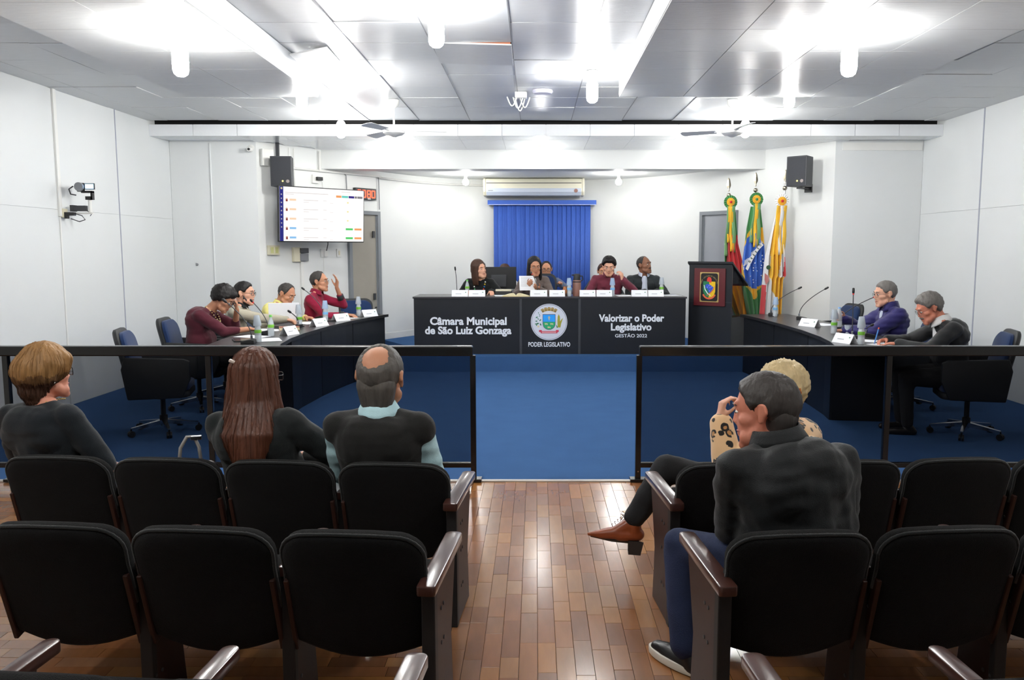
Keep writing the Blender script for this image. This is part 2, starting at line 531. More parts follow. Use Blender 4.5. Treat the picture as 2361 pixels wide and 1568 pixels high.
# --- doors in the angled walls
def door(n, base, d, s0, s1, zt, leafmat, hinge_s, nrm):
    """frame + leaf on an angled wall. base 2D, d unit direction, s0..s1 outer frame"""
    M = Matrix(((d.x, nrm.x, 0, base.x), (d.y, nrm.y, 0, base.y), (0, 0, 1, 0), (0, 0, 0, 1)))
    fr = MB(); t = .055; z0 = .205 if n == 2 else .0
    fr.bx(s0, s0 + t, -.02, .05, z0, zt).bx(s1 - t, s1, -.02, .05, z0, zt).bx(s0 + t, s1 - t, -.02, .05, zt - t, zt)
    fr.bx(s0 + t, s0 + t + .02, -.02, .02, z0, zt - t).bx(s1 - t - .02, s1 - t, -.02, .02, z0, zt - t)
    o = struct(fr.build('door_%d' % n, 'grey_paint'))
    o.matrix_world = M
    lf = MB().bx(s0 + t + .02, s1 - t - .02, .002, .012, z0, zt - t).build('leaf', leafmat, o)
    hg = MB()
    for z in (zt - .35, zt - 1.3):
        hg.bx(hinge_s - .02, hinge_s + .02, .02, .04, z - .05, z + .05)
    hg.build('hinge', 'dark_plastic', o)
    return o
dl = (CL1 - CL0).normalized(); nl = Vector((dl.y, -dl.x))
LL = (CL1 - CL0).length
door(1, CL0, dl, LL - .64, LL - .005, 2.19, mat('door_beige', (158, 153, 142), .5, var=.04), LL - .14, nl)
dr = (CR0 - CR1).normalized(); nr = Vector((dr.y, -dr.x))
door(2, CR1, dr, -.01, .72, 2.19, mat('door_grey', (150, 154, 160), .45, var=.03), .62, nr)

# ================================================================== LIGHT FITTINGS
def bulb(loc, label, long=True, r=.052):
    """screw-in lamp hanging from a ceiling socket; loc = point on the ceiling"""
    t = empty('light_bulb', loc, 0, label, 'light bulb', 'bulbs on the ceiling')
    MB().lathe([(.055, 0), (.055, -.012), (.03, -.03), (.022, -.032), (.022, -.075), (.0, -.075)], n=14, cap=False).build('socket', 'bulb_base', t, smooth='auto')
    if long:
        prof = [(.0, -.075), (.020, -.077), (r * .8, -.095), (r, -.12), (r, -.235), (r * .85, -.262), (r * .5, -.277), (0, -.282)]
    else:
        prof = [(.0, -.075), (.018, -.077), (.028, -.09), (.046, -.115), (.05, -.14), (.042, -.165), (.022, -.182), (0, -.187)]
    MB().lathe(prof, n=10, cap=False).build('lamp', 'bulb_soft' if 11 < loc[1] < 12 else ('bulb_mid' if loc[1] > 12 or 7.8 < loc[1] < 8 else 'bulb_light'), t, smooth=True)
    return t
for (x, y, z, lg, lb) in [
    (-2.30, 5.50, 3.0, True, 'long compact fluorescent bulb under the left dropped ceiling'),
    (-.65, 5.58, 3.2, True, 'long fluorescent bulb at the top edge between the dropped ceilings'),
    (2.03, 5.50, 3.0, True, 'long compact fluorescent bulb under the right dropped ceiling'),
    (.51, 7.62, 3.2, True, 'fluorescent bulb beside the tip of the right dropped ceiling'),
    (-1.77, 7.62, 3.2, True, 'fluorescent bulb beside the tip of the left dropped ceiling'),
    (-2.30, 9.95, 3.2, True, 'fluorescent bulb behind the left ceiling fan near the cross beam'),
    (2.47, 9.92, 3.2, True, 'fluorescent bulb behind the right ceiling fan near the cross beam'),
    (-2.20, 7.95, 3.2, True, 'bulb just past the end of the left dropped ceiling'),
    (2.37, 7.90, 3.2, True, 'bulb just past the end of the right dropped ceiling'),
    (-2.0, 11.55, 3.018, True, 'bulb between beam and header on the left, above the screen'),
    (.07, 11.5, 3.018, True, 'bulb between beam and header in the middle'),
    (2.16, 11.55, 3.018, True, 'bulb between beam and header on the right, near the flags'),
    (-1.10, 13.15, 2.8, False, 'round bulb on the apse ceiling left of the air conditioner'),
    (1.30, 13.10, 2.8, False, 'round bulb on the apse ceiling right of the air conditioner'),
    (-2.30, 2.2, 3.0, True, 'bulb above the left seating rows'),
    (2.03, 2.2, 3.0, True, 'bulb above the right seating rows'),
    (-.65, 1.6, 3.2, True, 'bulb above the middle aisle')]:
    bulb((x, y, z), lb, lg)

# ================================================================== RAILING
def railing(xs, x_end, glass, label, side):
    t = empty('railing', ((xs[0] + xs[-1]) / 2, 5.6, 0), 0, label, 'railing')
    ox = t.location.x
    r0, r1 = min(xs[0], x_end), max(xs[0], x_end)
    MB().bx(r0 - ox, r1 - ox, -.035, .035, .882, .95).build('top_rail', 'black_metal', t, bevel=.008)
    MB().bx(r0 - ox, r1 - ox, -.018, .018, .10, .135).build('bottom_rail', 'black_metal', t, bevel=.004)
    for x_ in xs:
        if XL < x_ < XR:
            MB().bx(x_ - ox - .019, x_ - ox + .019, -.019, .019, .02, .885).build('post', 'black_metal', t, bevel=.003)
            b = MB().bx(x_ - ox - .055, x_ - ox + .055, -.04, .04, .004, .024).build('base_plate', 'black_metal', t, bevel=.003)
            MB().lathe([(.006, -.022), (.006, -.019)], (x_ - ox, 0, .075), 8, 'Y').build('bolt', 'chrome', t)
    for a, b in zip(xs, xs[1:]):
        a, b = min(a, b), max(a, b)
        a, b = max(a, XL + .03), min(b, XR - .03)
        MB().bx(a - ox + .02, b - ox - .02, -.004, .004, .137, .88).build('glass_pane', 'smoked_glass', t)
    return t
railing([-.43, -2.24, -3.63, -4.79], XL + .005, None, 'black metal railing with smoked glass left of the aisle gap', -1)
railing([.71, 2.42, 4.1, 5.05], XR - .005, None, 'black metal railing with smoked glass right of the aisle gap', 1)

# ================================================================== AUDITORIUM SEATS
def seat_back_pt(u, v, n):
    """u across, v up the back, n offset towards the rear"""
    y = .10 - .27 * v + .45 * u * u - n
    z = .265 + .965 * v - n * .27
    return (u, y, z)
def back_outline(s=1.0):
    out = []
    W = .236
    for i in range(13):                       # bottom edge, sagging
        u = -W * .94 + 2 * W * .94 * i / 12
        out.append((u, .035 - .055 * math.cos(u / W * PI / 2)))
    for i in range(4):
        v = .09 + i * .075
        out.append((W * (.985 + .015 * math.sin(i)), v))
    for i in range(7):                        # top right corner
        a = PI / 2 * i / 6
        out.append((W - .095 + .095 * math.cos(a), .372 + .085 * math.sin(a)))
    for i in range(1, 4):
        u = (W - .095) * (1 - 2 * i / 4)
        out.append((u, .457 + .006 * math.cos(u / W * PI / 2)))
    k = [(-p[0], p[1]) for p in out[13:24]][::-1]
    return out + k
def make_seat():
    t = empty('auditorium_seat')
    ol = back_outline()
    mb = MB()
    # layered cushion: rings shrink towards front and rear faces for a padded edge
    rings = []
    for n, sc in ((-.030, .90), (-.026, .965), (-.012, 1.0), (.012, 1.0), (.026, .975), (.032, .93), (.034, .80), (.035, .4)):
        cu, cv = 0, .22
        rings.append([seat_back_pt(cu + (p[0] - cu) * sc, cv + (p[1] - cv) * sc, n) for p in ol])
    n = len(ol)
    vs = [p for r in rings for p in r]
    fs = [(i * n + k, i * n + (k + 1) % n, (i + 1) * n + (k + 1) % n, (i + 1) * n + k) for i in range(len(rings) - 1) for k in range(n)]
    fs += [tuple(range(n))[::-1], tuple((len(rings) - 1) * n + k for k in range(n))]
    mb.add(vs, fs)
    mb.build('backrest', 'chair_fabric', t, smooth='auto')
    up = [p for p in ol if p[1] > .20]
    # the edging runs over the upper edge
    a = [p for p in ol if p[0] > 0 and p[1] > .16]
    path = sorted([p for p in ol if p[1] > .16], key=lambda p: math.atan2(p[1] - .2, p[0]))
    MB().tube([seat_back_pt(p[0] * 1.0, p[1] * 1.003, .019) for p in path], .006, 6).build('piping', 'chair_edge', t, smooth=True)
    MB().prism(rrect(.44, .40, .05), .355, .43).build('seat', 'chair_fabric', t, smooth='auto', bevel=.02).location = (0, .31, 0)
    for sx in (-1, 1):
        mb = MB()
        mb.box((sx * .226, .07, .40), (.016, .055, .28), (.27, 0, 0))
        mb.build('bracket', 'side_wood', t, bevel=.003)
    return t
def make_stand(parent, sx, x, end=True):
    """armrest, board and strut at one side of a seat"""
    mb = MB()
    prof = rrect(.52, .058, (.028, .028, .006, .006), 4)
    L_ = .52 if end else .40
    mb.prism([(p[1], p[0] + .46 - L_ / 2) for p in rrect(L_, .062 if end else .05, (.012, .024, .024, .012), 4)], .520, .554)
    a = mb.build('armrest', 'arm_wood', parent, smooth='auto', bevel=.005)
    a.location = (x, 0, 0)
    mb = MB().prism([(.02 if end else .09, .0), (.30, .0), (.27, .25), (.36, .52), (-.01 if end else .09, .52), (.02 if end else .09, .25)], -.019, .019, lambda p, q, w_: (w_, p, q))
    b = mb.build('side_board', 'side_wood', parent, bevel=.004)
    b.location = (x, 0, .0)
    s = MB().bx(-.022, .022, -.025 if end else .07, .02 if end else .10, 0, .52).build('strut', 'chair_black', parent, bevel=.004)
    s.location = (x, .0, .0)
    bo = MB()
    for z in (.14, .30, .42):
        for y in (.09, .13):
            bo.lathe([(.007, .019), (.007, .022), (.0, .023)], (0, y, z), 8, 'X', cap=False)
            bo.lathe([(.007, -.019), (.007, -.022), (.0, -.023)], (0, y, z), 8, 'X', cap=False)
    b2 = bo.build('bolts', 'dark_plastic', parent)
    b2.location = (x, 0, 0); b2['kind'] = 'stuff'
proto_in = make_seat()
SEATS = {}
first = True
ANG = math.radians(4.6)
ORD = ['nearest the aisle', 'second from the aisle', 'third from the aisle', 'fourth from the aisle']
for side in (-1, 1):
    for row, (y0, ex, cnt) in {'front': (3.385, .352 if side < 0 else .585, 4), 'middle': (2.535, .34 if side < 0 else .60, 3), 'rear': (1.60, .345 if side < 0 else .60, 3)}.items():
        for k in range(cnt):
            s_ = .25 + .5 * k
            x_ = side * (ex + s_ * math.cos(ANG)); y_ = y0 + s_ * math.sin(ANG)
            lb = 'black padded auditorium seat in the %s row, %s side, %s' % (row, 'left' if side < 0 else 'right', ORD[k])
            o = copy_tree(proto_in)
            o.location = (x_, y_, 0); o.rotation_euler = (0, 0, side * ANG)
            tag(o, lb, 'chair', 'auditorium seats')
            # inner prototypes carry a stand on +x; on the left block that is the aisle side
            make_stand(o, -side, -side * .25, k == 0)
            SEATS[(side, row, k)] = o
for o in list(proto_in.children): bpy.data.objects.remove(o)
bpy.data.objects.remove(proto_in)
# ================================================================== HEAD DESK
hd = empty('head_desk', (.19, 11.4, .205), 0, 'long black head desk with white lettering and round emblem', 'desk')
def hx(x): return x - .19
YF = 11.05 - 11.4
for a, b in ((-1.64, -.20), (-.20, .59), (.59, 2.02)):
    MB().bx(hx(a) + .004, hx(b) - .004, YF, YF + .025, 0, .75).build('front_panel', 'laminate_black', hd, bevel=.002)
for a in (-.20, .59):
    MB().bx(hx(a) - .016, hx(a) + .016, YF - .004, YF + .02, 0, .75).build('groove_strip', 'laminate_groove', hd)
for a, b in ((-1.64, -1.61), (1.99, 2.02)):
    MB().bx(hx(a), hx(b), YF + .025, YF + .62, 0, .75).build('side_panel', 'laminate_black', hd)
MB().bx(hx(-1.65), hx(2.03), YF - .012, YF + .68, .75, .775).build('desk_top', 'laminate_top', hd, bevel=.003)
def fit_text(body, width, cap, m, name, loc, parent, bold, rot=(PI / 2, 0, 0), depth=.002):
    size = cap / .70
    o = text_mesh(body, size, m, name, (0, 0, 0), (0, 0, 0), parent, 1.0, depth, bold * size)
    xs_ = [v.co.x for v in o.data.vertices]
    k = width / (max(xs_) - min(xs_)); c = (max(xs_) + min(xs_)) / 2
    for v in o.data.vertices:
        v.co.x = (v.co.x - c) * k
    o.location = loc; o.rotation_euler = rot
    return o
PXM = 1 / 171.8
def dpx(px, py):      # desk face millimetres from photo pixels (front face plane)
    return (px - 1235) * PXM - .19, .775 - (py - 685) * PXM * 1.0
for body, x0, x1, yb, cap, bold in (('Câmara Municipal', 991, 1168, 749.5, 17.0, .034), ('de São Luiz Gonzaga', 979, 1179, 771, 17.0, .034),
                              ('Valorizar o Poder', 1381, 1532, 742, 16.0, .034), ('Legislativo', 1409, 1503, 762.5, 16.0, .034),
                              ('GESTÃO 2022', 1419, 1493, 779, 7.6, .014), ('PODER LEGISLATIVO', 1218, 1315, 800.5, 10.2, .022)):
    cx, zb = dpx((x0 + x1) / 2, yb)
    fit_text(body, (x1 - x0) * PXM, cap * PXM, 'white_ink', 'lettering', (cx, YF - .003, zb), hd, bold)
def flat(parent, name, pts, m, y, o0=(0, 0), th=.002):
    """flat cut-out in the XZ plane facing -Y"""
    return MB().prism([(p[0] + o0[0], p[1] + o0[1]) for p in pts], 0, th, lambda a, b, c: (a, y - c, b)).build(name, m, parent)
def circ(r, n=40, cx=0, cz=0, a0=0, a1=2 * PI, rz=None):
    return [(cx + r * math.cos(a0 + (a1 - a0) * i / n), cz + (rz or r) * math.sin(a0 + (a1 - a0) * i / n)) for i in range(n if abs(a1 - a0 - 2 * PI) < 1e-6 else n + 1)]
mat('em_white', (216, 220, 232), .5); mat('em_ring', (112, 122, 140), .5); mat('em_blue', (36, 160, 245), .5); mat('em_green', (40, 172, 110), .5)
mat('em_leaf', (32, 120, 84), .5); mat('em_gold', (176, 150, 92), .5); mat('em_wheat', (164, 160, 52), .5); mat('em_red', (204, 54, 78), .5); mat('em_cream', (226, 210, 160), .5); mat('em_outline', (58, 60, 110), .5)
ecx, ecz = dpx(1266, 743.5)
em = MB().prism([(p[0] + ecx, p[1] + ecz) for p in circ(.246, 48)], 0, .004, lambda a, b, c: (a, YF - c, b)).build('emblem', 'em_white', hd)
def E_(name, pts, m, lv=1): return flat(em, name, pts, m, YF - .004 - .0012 * (lv - 1), (ecx, ecz), .0012)
ring = MB()
for r0, r1 in ((.236, .231),):
    n = 48
    ring.add([(ecx + r * math.cos(2 * PI * i / n), YF - .0055, ecz + r * math.sin(2 * PI * i / n)) for r in (r0, r1) for i in range(n)],
             [(i, (i + 1) % n, n + (i + 1) % n, n + i) for i in range(n)])
ring.build('emblem_ring', 'em_ring', em)
k = .246 / 525      # zoomed emblem pixels to metres
def ez(pts): return [((x - 1078) * k, (675 - y) * k) for x, y in pts]
sh_b = [(-178 * k, 0)] + [(178 * k * math.cos(PI + PI * i / 20), 40 * -k + 178 * k * math.sin(PI + PI * i / 20)) for i in range(21)] + [(178 * k, 0)]
E_('shield_outline', ez([(893, 450), (1262, 450), (1262, 720)]) + [(184 * k * math.cos(-PI * i / 20), -45 * k + 180 * k * math.sin(-PI * i / 20)) for i in range(21)] + ez([(893, 720)]), 'em_outline', 1)
E_('shield_sky', ez([(905, 465), (1250, 465), (1250, 668), (905, 668)]), 'em_blue', 2)
E_('shield_field', ez([(1250, 672), (1250, 715)]) + [(172 * k * math.cos(-PI * i / 20), -42 * k + 170 * k * math.sin(-PI * i / 20)) for i in range(21)] + ez([(905, 715), (905, 672)]), 'em_green', 2)
for (ax, ay, bx_, by) in ((1068, 500, 1090, 622), (1045, 530, 1112, 545), (1052, 560, 1106, 572)):
    E_('cross_bar', ez([(ax, ay), (bx_, ay), (bx_, by), (ax, by)]), 'em_cream', 3)
for ox_, oy_ in ((995, 735), (1155, 735), (1076, 830)):
    E_('animal', ez([(ox_ - 45, oy_ - 25), (ox_ + 40, oy_ - 22), (ox_ + 45, oy_ + 5), (ox_ + 30, oy_ + 30), (ox_ + 18, oy_ + 5), (ox_ - 12, oy_ + 5), (ox_ - 20, oy_ + 30), (ox_ - 34, oy_ + 4)]), 'em_cream', 3)
def arc_band(r0, r1, a0, a1, cx, cy, n=14):
    return [(cx + r0 * math.cos(a0 + (a1 - a0) * i / n), cy + r0 * math.sin(a0 + (a1 - a0) * i / n)) for i in range(n + 1)] + [(cx + r1 * math.cos(a1 + (a0 - a1) * i / n), cy + r1 * math.sin(a1 + (a0 - a1) * i / n)) for i in range(n + 1)]
E_('crown', arc_band(420 * k, 340 * k, math.radians(57), math.radians(123), 0, -20 * k), 'em_gold', 1)
for a in (62, 76, 90, 104, 118):
    E_('tower', arc_band(450 * k, 415 * k, math.radians(a - 5), math.radians(a + 5), 0, -20 * k, 3), 'em_gold', 1)
    E_('gate', arc_band(395 * k, 350 * k, math.radians(a - 2.4), math.radians(a + 2.4), 0, -20 * k, 3), mat('em_brown', (120, 92, 50), .6), 2)
for (x_, y_, r_, q) in ((775, 410, 20, 1.2), (800, 455, 20, 2.2), (725, 540, 34, .4), (810, 500, 22, 1.0), (765, 585, 26, 2.4), (825, 620, 34, .6), (715, 650, 32, 0), (750, 720, 40, .2), (835, 745, 36, 2.0), (705, 735, 34, 2.8), (720, 770, 24, .5)):
    E_('leaf', [(px + (x_ - 1078) * k, pz + (675 - y_) * k) for px, pz in [(r_ * k * (math.cos(2 * PI * i / 10) * math.cos(q) - .5 * math.sin(2 * PI * i / 10) * math.sin(q)), r_ * k * (math.cos(2 * PI * i / 10) * math.sin(q) + .5 * math.sin(2 * PI * i / 10) * math.cos(q))) for i in range(10)]], 'em_leaf', 1)
E_('flower', [(px + (770 - 1078) * k, pz + (675 - 800) * k) for px, pz in circ(28 * k, 10)], 'em_cream', 2)
E_('wheat', ez([(1325, 830), (1318, 640), (1325, 520), (1355, 450), (1390, 520), (1395, 640), (1400, 830)]), 'em_wheat', 1)
E_('wheat', ez([(1395, 830), (1392, 660), (1440, 590), (1478, 560), (1450, 650), (1425, 720), (1405, 830)]), 'em_wheat', 1)
E_('wheat', ez([(1300, 840), (1275, 740), (1318, 800), (1330, 840)]), 'em_leaf', 1)
E_('ribbon', ez([(838, 935), (1320, 935), (1320, 1000), (838, 1000)]), 'em_red', 1)
E_('ribbon', ez([(790, 905), (870, 905), (870, 965), (790, 965)]), 'em_red', 2)
E_('ribbon', ez([(1275, 905), (1355, 905), (1355, 965), (1275, 965)]), 'em_red', 2)
E_('ribbon_text', ez([(870, 955), (1285, 955), (1285, 980), (870, 980)]), mat('em_pink', (240, 190, 196), .5), 3)

# ================================================================== CURVED SIDE TABLES
INNER = [(-1.93, 10.77), (-2.09, 10.2), (-2.21, 9.6), (-2.29, 9.0), (-2.335, 8.3), (-2.33, 7.8), (-2.28, 7.32), (-2.20, 7.0)]
INNER_R = [(2.68, 10.77), (2.75, 10.13), (2.79, 9.35), (2.795, 8.6), (2.76, 7.94), (2.70, 7.5), (2.63, 7.2), (2.56, 6.98)]
def side_table(pts, s, label):
    cx = sum(p[0] for p in pts) / len(pts) + s * .3
    t = empty('curved_table', (cx, 8.9, 0), 0, label, 'table')
    P = [Vector((p[0] - cx, p[1] - 8.9)) for p in pts]
    def off(d):
        out = []
        for i in range(len(P)):
            tt = (P[min(i + 1, len(P) - 1)] - P[max(i - 1, 0)]).normalized()
            nn = Vector((tt.y, -tt.x)) if s < 0 else Vector((-tt.y, tt.x))
            out.append(P[i] + nn * d)
        return out
    # denser curve
    def dense(Q):
        out = []
        for i in range(len(Q) - 1):
            for k in range(4): out.append(Q[i].lerp(Q[i + 1], k / 4))
        return out + [Q[-1]]
    a, b = off(0), off(.64)
    mb = MB()
    n = len(a)
    end = [a[-1].lerp(b[-1], .5) + Vector((0, -.1))]
    outl = [tuple(p) for p in a] + [tuple(end[0])] + [tuple(p) for p in b[::-1]]
    mb.prism(outl, .735, .765)
    mb.build('table_top', 'laminate_top', t, bevel=.004)
    MB().prism([tuple(p) for p in off(-.002)] + [tuple(p) for p in off(.004)[::-1]], .733, .767).build('edge_band', 'black_plastic', t)
    q0, q1 = off(.05), off(.07)
    def ip(Q, f):
        f *= len(Q) - 1; i = min(int(f), len(Q) - 2)
        return Q[i].lerp(Q[i + 1], f - i)
    fmax = .66
    for k in range(3):
        f0, f1 = fmax * k / 3 + .002, fmax * (k + 1) / 3 - .002
        A = [tuple(ip(q0, f0 + (f1 - f0) * i / 5)) for i in range(6)]
        B = [tuple(ip(q1, f0 + (f1 - f0) * i / 5)) for i in range(6)][::-1]
        MB().prism(A + B, 0.004, .735).build('front_panel', 'laminate_black', t)
    for f in (.012, fmax - .004):
        A, B = ip(off(.07), f), ip(off(.56), f)
        d = (B - A).normalized(); nn = Vector((-d.y, d.x)) * .012
        MB().prism([tuple(A - nn), tuple(B - nn), tuple(B + nn), tuple(A + nn)], .004, .735).build('support_panel', 'laminate_black', t)
    return t
side_table(INNER, -1, 'curved black council table on the left with papers and a laptop')
side_table(INNER_R, 1, 'curved black council table on the right behind the lectern')

# ================================================================== LECTERN
lt = empty('lectern', (2.60, 10.93, .205), math.radians(-38), 'black lectern with a crest plaque and slanted top', 'lectern')
LW, LD = .63, .44
MB().bx(-LW, 0, 0, .025, 0, 1.225).build('front_panel', 'laminate_black', lt, bevel=.002)
MB().bx(-LW, 0, -.003, .0, .70, .704).build('seam', 'laminate_groove', lt)
MB().prism([(.025, 0), (LD, 0), (LD, .93), (.025, 1.215)], -LW, -LW + .02, lambda a, b, c: (c, a, b)).build('side_panel', 'laminate_black', lt)
MB().prism([(.025, .5), (LD - .06, .5), (LD - .06, .96), (.025, 1.215)], -.012, -.004, lambda a, b, c: (c, a, b)).build('smoked_side', 'acrylic_smoke', lt)
MB().bx(-.02, 0, .025, LD, 0, .5).build('side_panel', 'laminate_black', lt)
MB().bx(-LW + .02, -.02, .06, LD, .48, .5).build('shelf', 'laminate_black', lt)
MB().prism([(-.02, 1.215), (LD + .05, .905), (LD + .05, .93), (-.02, 1.245)], -LW - .015, .015, lambda a, b, c: (c, a, b)).build('slanted_top', 'laminate_black', lt, bevel=.002)
mat('plaque_wood', (92, 30, 34), .3, var=.25, nscale=6, coat=.3); mat('plaque_gold', (196, 170, 104), .4, .4); mat('plaque_black', (20, 20, 22), .35)
pc = (-.315, .90)
pl = MB().prism(rrect(.455, .505, .004, 2, pc[0], pc[1]), .002, .022, lambda a, b, c: (a, -c, b)).build('crest_plaque', 'plaque_wood', lt, bevel=.004)
pl['label'] = 'dark red wooden plaque with a coloured crest'
MB().prism(rrect(.275, .40, .006, 2, pc[0], pc[1]), 0, .003, lambda a, b, c: (a, -.022 - c, b)).build('gold_frame', 'plaque_gold', pl)
def PQ(name, pts, m, lv): return flat(pl, name, pts, m, -.025 - .001 * lv, (pc[0], pc[1]), .001)
PQ('plaque_field', rrect(.25, .375, .03, 4), 'plaque_black', 0)
mat('cr_green', (30, 122, 76), .4); mat('cr_yellow', (236, 196, 24), .4); mat('cr_red', (218, 56, 50), .4); mat('cr_blue', (48, 84, 200), .4); mat('cr_orange', (220, 98, 62), .4)
kp = .275 / 385
def pz(pts): return [((x - 350) * kp, (540 - y) * kp) for x, y in pts]
PQ('shield_half', pz([(228, 430), (352, 430), (352, 735), (290, 715), (240, 660), (222, 590)]), 'cr_green', 1)
PQ('shield_half', pz([(352, 430), (476, 436), (474, 620), (450, 690), (400, 725), (340, 738)]), 'cr_yellow', 1)
PQ('cap', pz([(302, 430), (305, 385), (325, 352), (350, 345), (378, 356), (394, 385), (396, 440), (384, 462), (360, 440)]), 'cr_red', 2)
PQ('map', pz([(270, 520), (290, 485), (340, 478), (390, 505), (438, 540), (420, 585), (385, 625), (362, 655), (335, 620), (320, 575), (285, 555)]), 'cr_blue', 3)
PQ('sabre', pz([(240, 500), (252, 500), (275, 580), (330, 655), (385, 690), (380, 703), (318, 665), (262, 590)]), 'white_ink', 4)
PQ('sabre', pz([(455, 515), (462, 520), (440, 590), (370, 660), (310, 700), (302, 690), (365, 645), (430, 580)]), 'cr_orange', 4)
PQ('ribbon', [(x * 1.0, z - 0) for x, z in arc_band(150 * kp, 118 * kp, math.radians(205), math.radians(335), 0, -80 * kp)], 'cr_orange', 2)
for i in range(7):
    for (x_, y_) in ((318, 540), (348, 510), (398, 532), (368, 548), (362, 608)):
        pass
for (x_, y_) in ((318, 540), (348, 510), (398, 532), (368, 548), (362, 608)):
    PQ('star', [(px + (x_ - 350) * kp, pz_ + (540 - y_) * kp) for px, pz_ in [(8 * kp * (1 if i % 2 == 0 else .45) * math.sin(PI * i / 5), 8 * kp * (1 if i % 2 == 0 else .45) * math.cos(PI * i / 5)) for i in range(10)]], 'white_ink', 5)
msg = 'PODER LEGISLATIVO MUNICIPAL'
for i, ch in enumerate(msg):
    if ch == ' ': continue
    a = math.radians(172 - 164 * i / (len(msg) - 1))
    R_ = 158 * kp
    o = text_mesh(ch, .024, 'plaque_gold', 'lettering', (pc[0] + R_ * math.cos(a), -.0275, pc[1] + 45 * kp + R_ * math.sin(a)), (0, 0, 0), pl, .7, .0005)
    o.rotation_euler = Euler((PI / 2, 0, 0)).to_matrix().to_euler()
    o.rotation_euler = (Matrix.Rotation(-(a - PI / 2), 3, 'Y') @ Matrix.Rotation(PI / 2, 3, 'X')).to_euler()

# ================================================================== OFFICE CHAIRS
def make_office_chair(high=False):
    t = empty('office_chair')
    H = .62 if high else .50
    tilt = .22
    def bp(u, v, n):     # back surface: u across, v up, n towards the rear
        return (u, -.20 - v * tilt - n + .35 * u * u, .44 + v * .97)
    def back(n0, n1, s):
        ol = rrect(.47 * s, H * s, (.05, .05, .10, .10), 5, 0, H / 2)
        mb = MB(); n = len(ol)
        cu, cv = 0, H / 2
        rings = [(n0, .94), (n0 + (n1 - n0) * .25, 1), (n0 + (n1 - n0) * .75, 1), (n1, .93)]
        vs = [bp(cu + (p[0] - cu) * sc, cv + (p[1] - cv) * sc, nn) for nn, sc in rings for p in ol]
        fs = [(i * n + k, i * n + (k + 1) % n, (i + 1) * n + (k + 1) % n, (i + 1) * n + k) for i in range(3) for k in range(n)]
        fs += [tuple(range(n))[::-1], tuple(3 * n + k for k in range(n))]
        return mb.add(vs, fs)
    back(.0, .045, 1.0).build('back_shell', 'office_shell', t, smooth='auto')
    back(-.045, .005, .90).build('back_cushion', 'office_blue', t, smooth='auto')
    MB().prism(rrect(.46, .46, .08), .335, .39).build('seat_shell', 'office_shell', t, smooth='auto', bevel=.012).location = (0, .02, 0)
    MB().prism(rrect(.42, .44, .07), .39, .455).build('seat_cushion', 'office_blue', t, smooth='auto', bevel=.02).location = (0, .03, 0)
    for sx in (-1, 1):
        MB().prism([(-.23, .34), (.20, .34), (.27, .50), (.27, .655), (.22, .675), (-.24, .70), (-.27, .60)], sx * .225, sx * .275, lambda a, b, c: (c, a, b)).build('side_panel', 'office_shell', t, smooth='auto', bevel=.012)
    MB().lathe([(.05, .335), (.05, .30), (.022, .295), (.022, .16), (.034, .155), (.034, .07), (.02, .06)], n=12).build('column', 'black_plastic', t, smooth='auto')
    for k in range(5):
        a = 2 * PI * k / 5 + .3
        d = Vector((math.cos(a), math.sin(a), 0)); nn = Vector((-d.y, d.x, 0))
        mb = MB()
        p0, p1 = d * .03, d * .285
        vs = []
        for p, w_, z0, z1 in ((p0, .022, .075, .115), (p1, .012, .062, .082)):
            vs += [p - nn * w_ + Vector((0, 0, z0)), p + nn * w_ + Vector((0, 0, z0)), p + nn * w_ + Vector((0, 0, z1)), p - nn * w_ + Vector((0, 0, z1))]
        mb.add(vs, [(0, 1, 2, 3), (4, 7, 6, 5), (0, 4, 5, 1), (1, 5, 6, 2), (2, 6, 7, 3), (3, 7, 4, 0)])
        lg = mb.build('leg', 'chrome', t)
        cs = MB()
        for s2 in (-1, 1):
            c = d * .285 + nn * (.012 * s2) + Vector((0, 0, .029))
            n8 = 10
            ring = [c + (d * math.cos(2 * PI * i / n8) + Vector((0, 0, 1)) * math.sin(2 * PI * i / n8)) * .028 + nn * w_ for w_ in (-.008, .008) for i in range(n8)]
            cs.add(ring, [tuple(range(n8)), tuple(range(n8, 2 * n8))[::-1]] + [(i, (i + 1) % n8, n8 + (i + 1) % n8, n8 + i) for i in range(n8)])
        cs.tube([d * .285 + Vector((0, 0, .03)), d * .285 + Vector((0, 0, .075))], .008, 6)
        cs.build('caster', 'black_plastic', lg)
    return t
oc = make_office_chair(); och = make_office_chair(True)
def place_chair(x, y, facing, label, z=.003, high=False):
    o = copy_tree(och if high else oc)
    o.location = (x, y, z); o.rotation_euler = (0, 0, facing - PI / 2)
    return tag(o, label, 'chair', 'navy office chairs')
DEG = math.radians
place_chair(-3.28, 7.15, DEG(15), 'empty navy office chair with chrome star base left of the left table')
place_chair(-3.42, 8.28, DEG(8), 'navy office chair behind the woman in the burgundy sweater')
place_chair(-3.42, 9.0, DEG(5), 'navy office chair under the man in the beige blazer')
place_chair(-3.22, 9.82, DEG(0), 'navy office chair under the man in the yellow shirt')
place_chair(-2.98, 10.42, DEG(-10), 'navy office chair under the man in the wine red shirt')
place_chair(-2.42, 11.25, DEG(-70), 'empty navy office chair between the left table and the grey doorway')
place_chair(3.72, 10.35, DEG(190), 'empty navy office chair nearest the flags at the right table')
place_chair(3.78, 9.35, DEG(186), 'empty navy office chair beside the man in the navy puffer jacket')
place_chair(3.76, 8.32, DEG(178), 'navy office chair under the man in the navy puffer jacket')
place_chair(3.74, 7.04, DEG(165), 'navy office chair under the man in the black jacket')
place_chair(-.82, 12.12, DEG(-90), 'navy office chair under the woman with the bead necklace', .208)
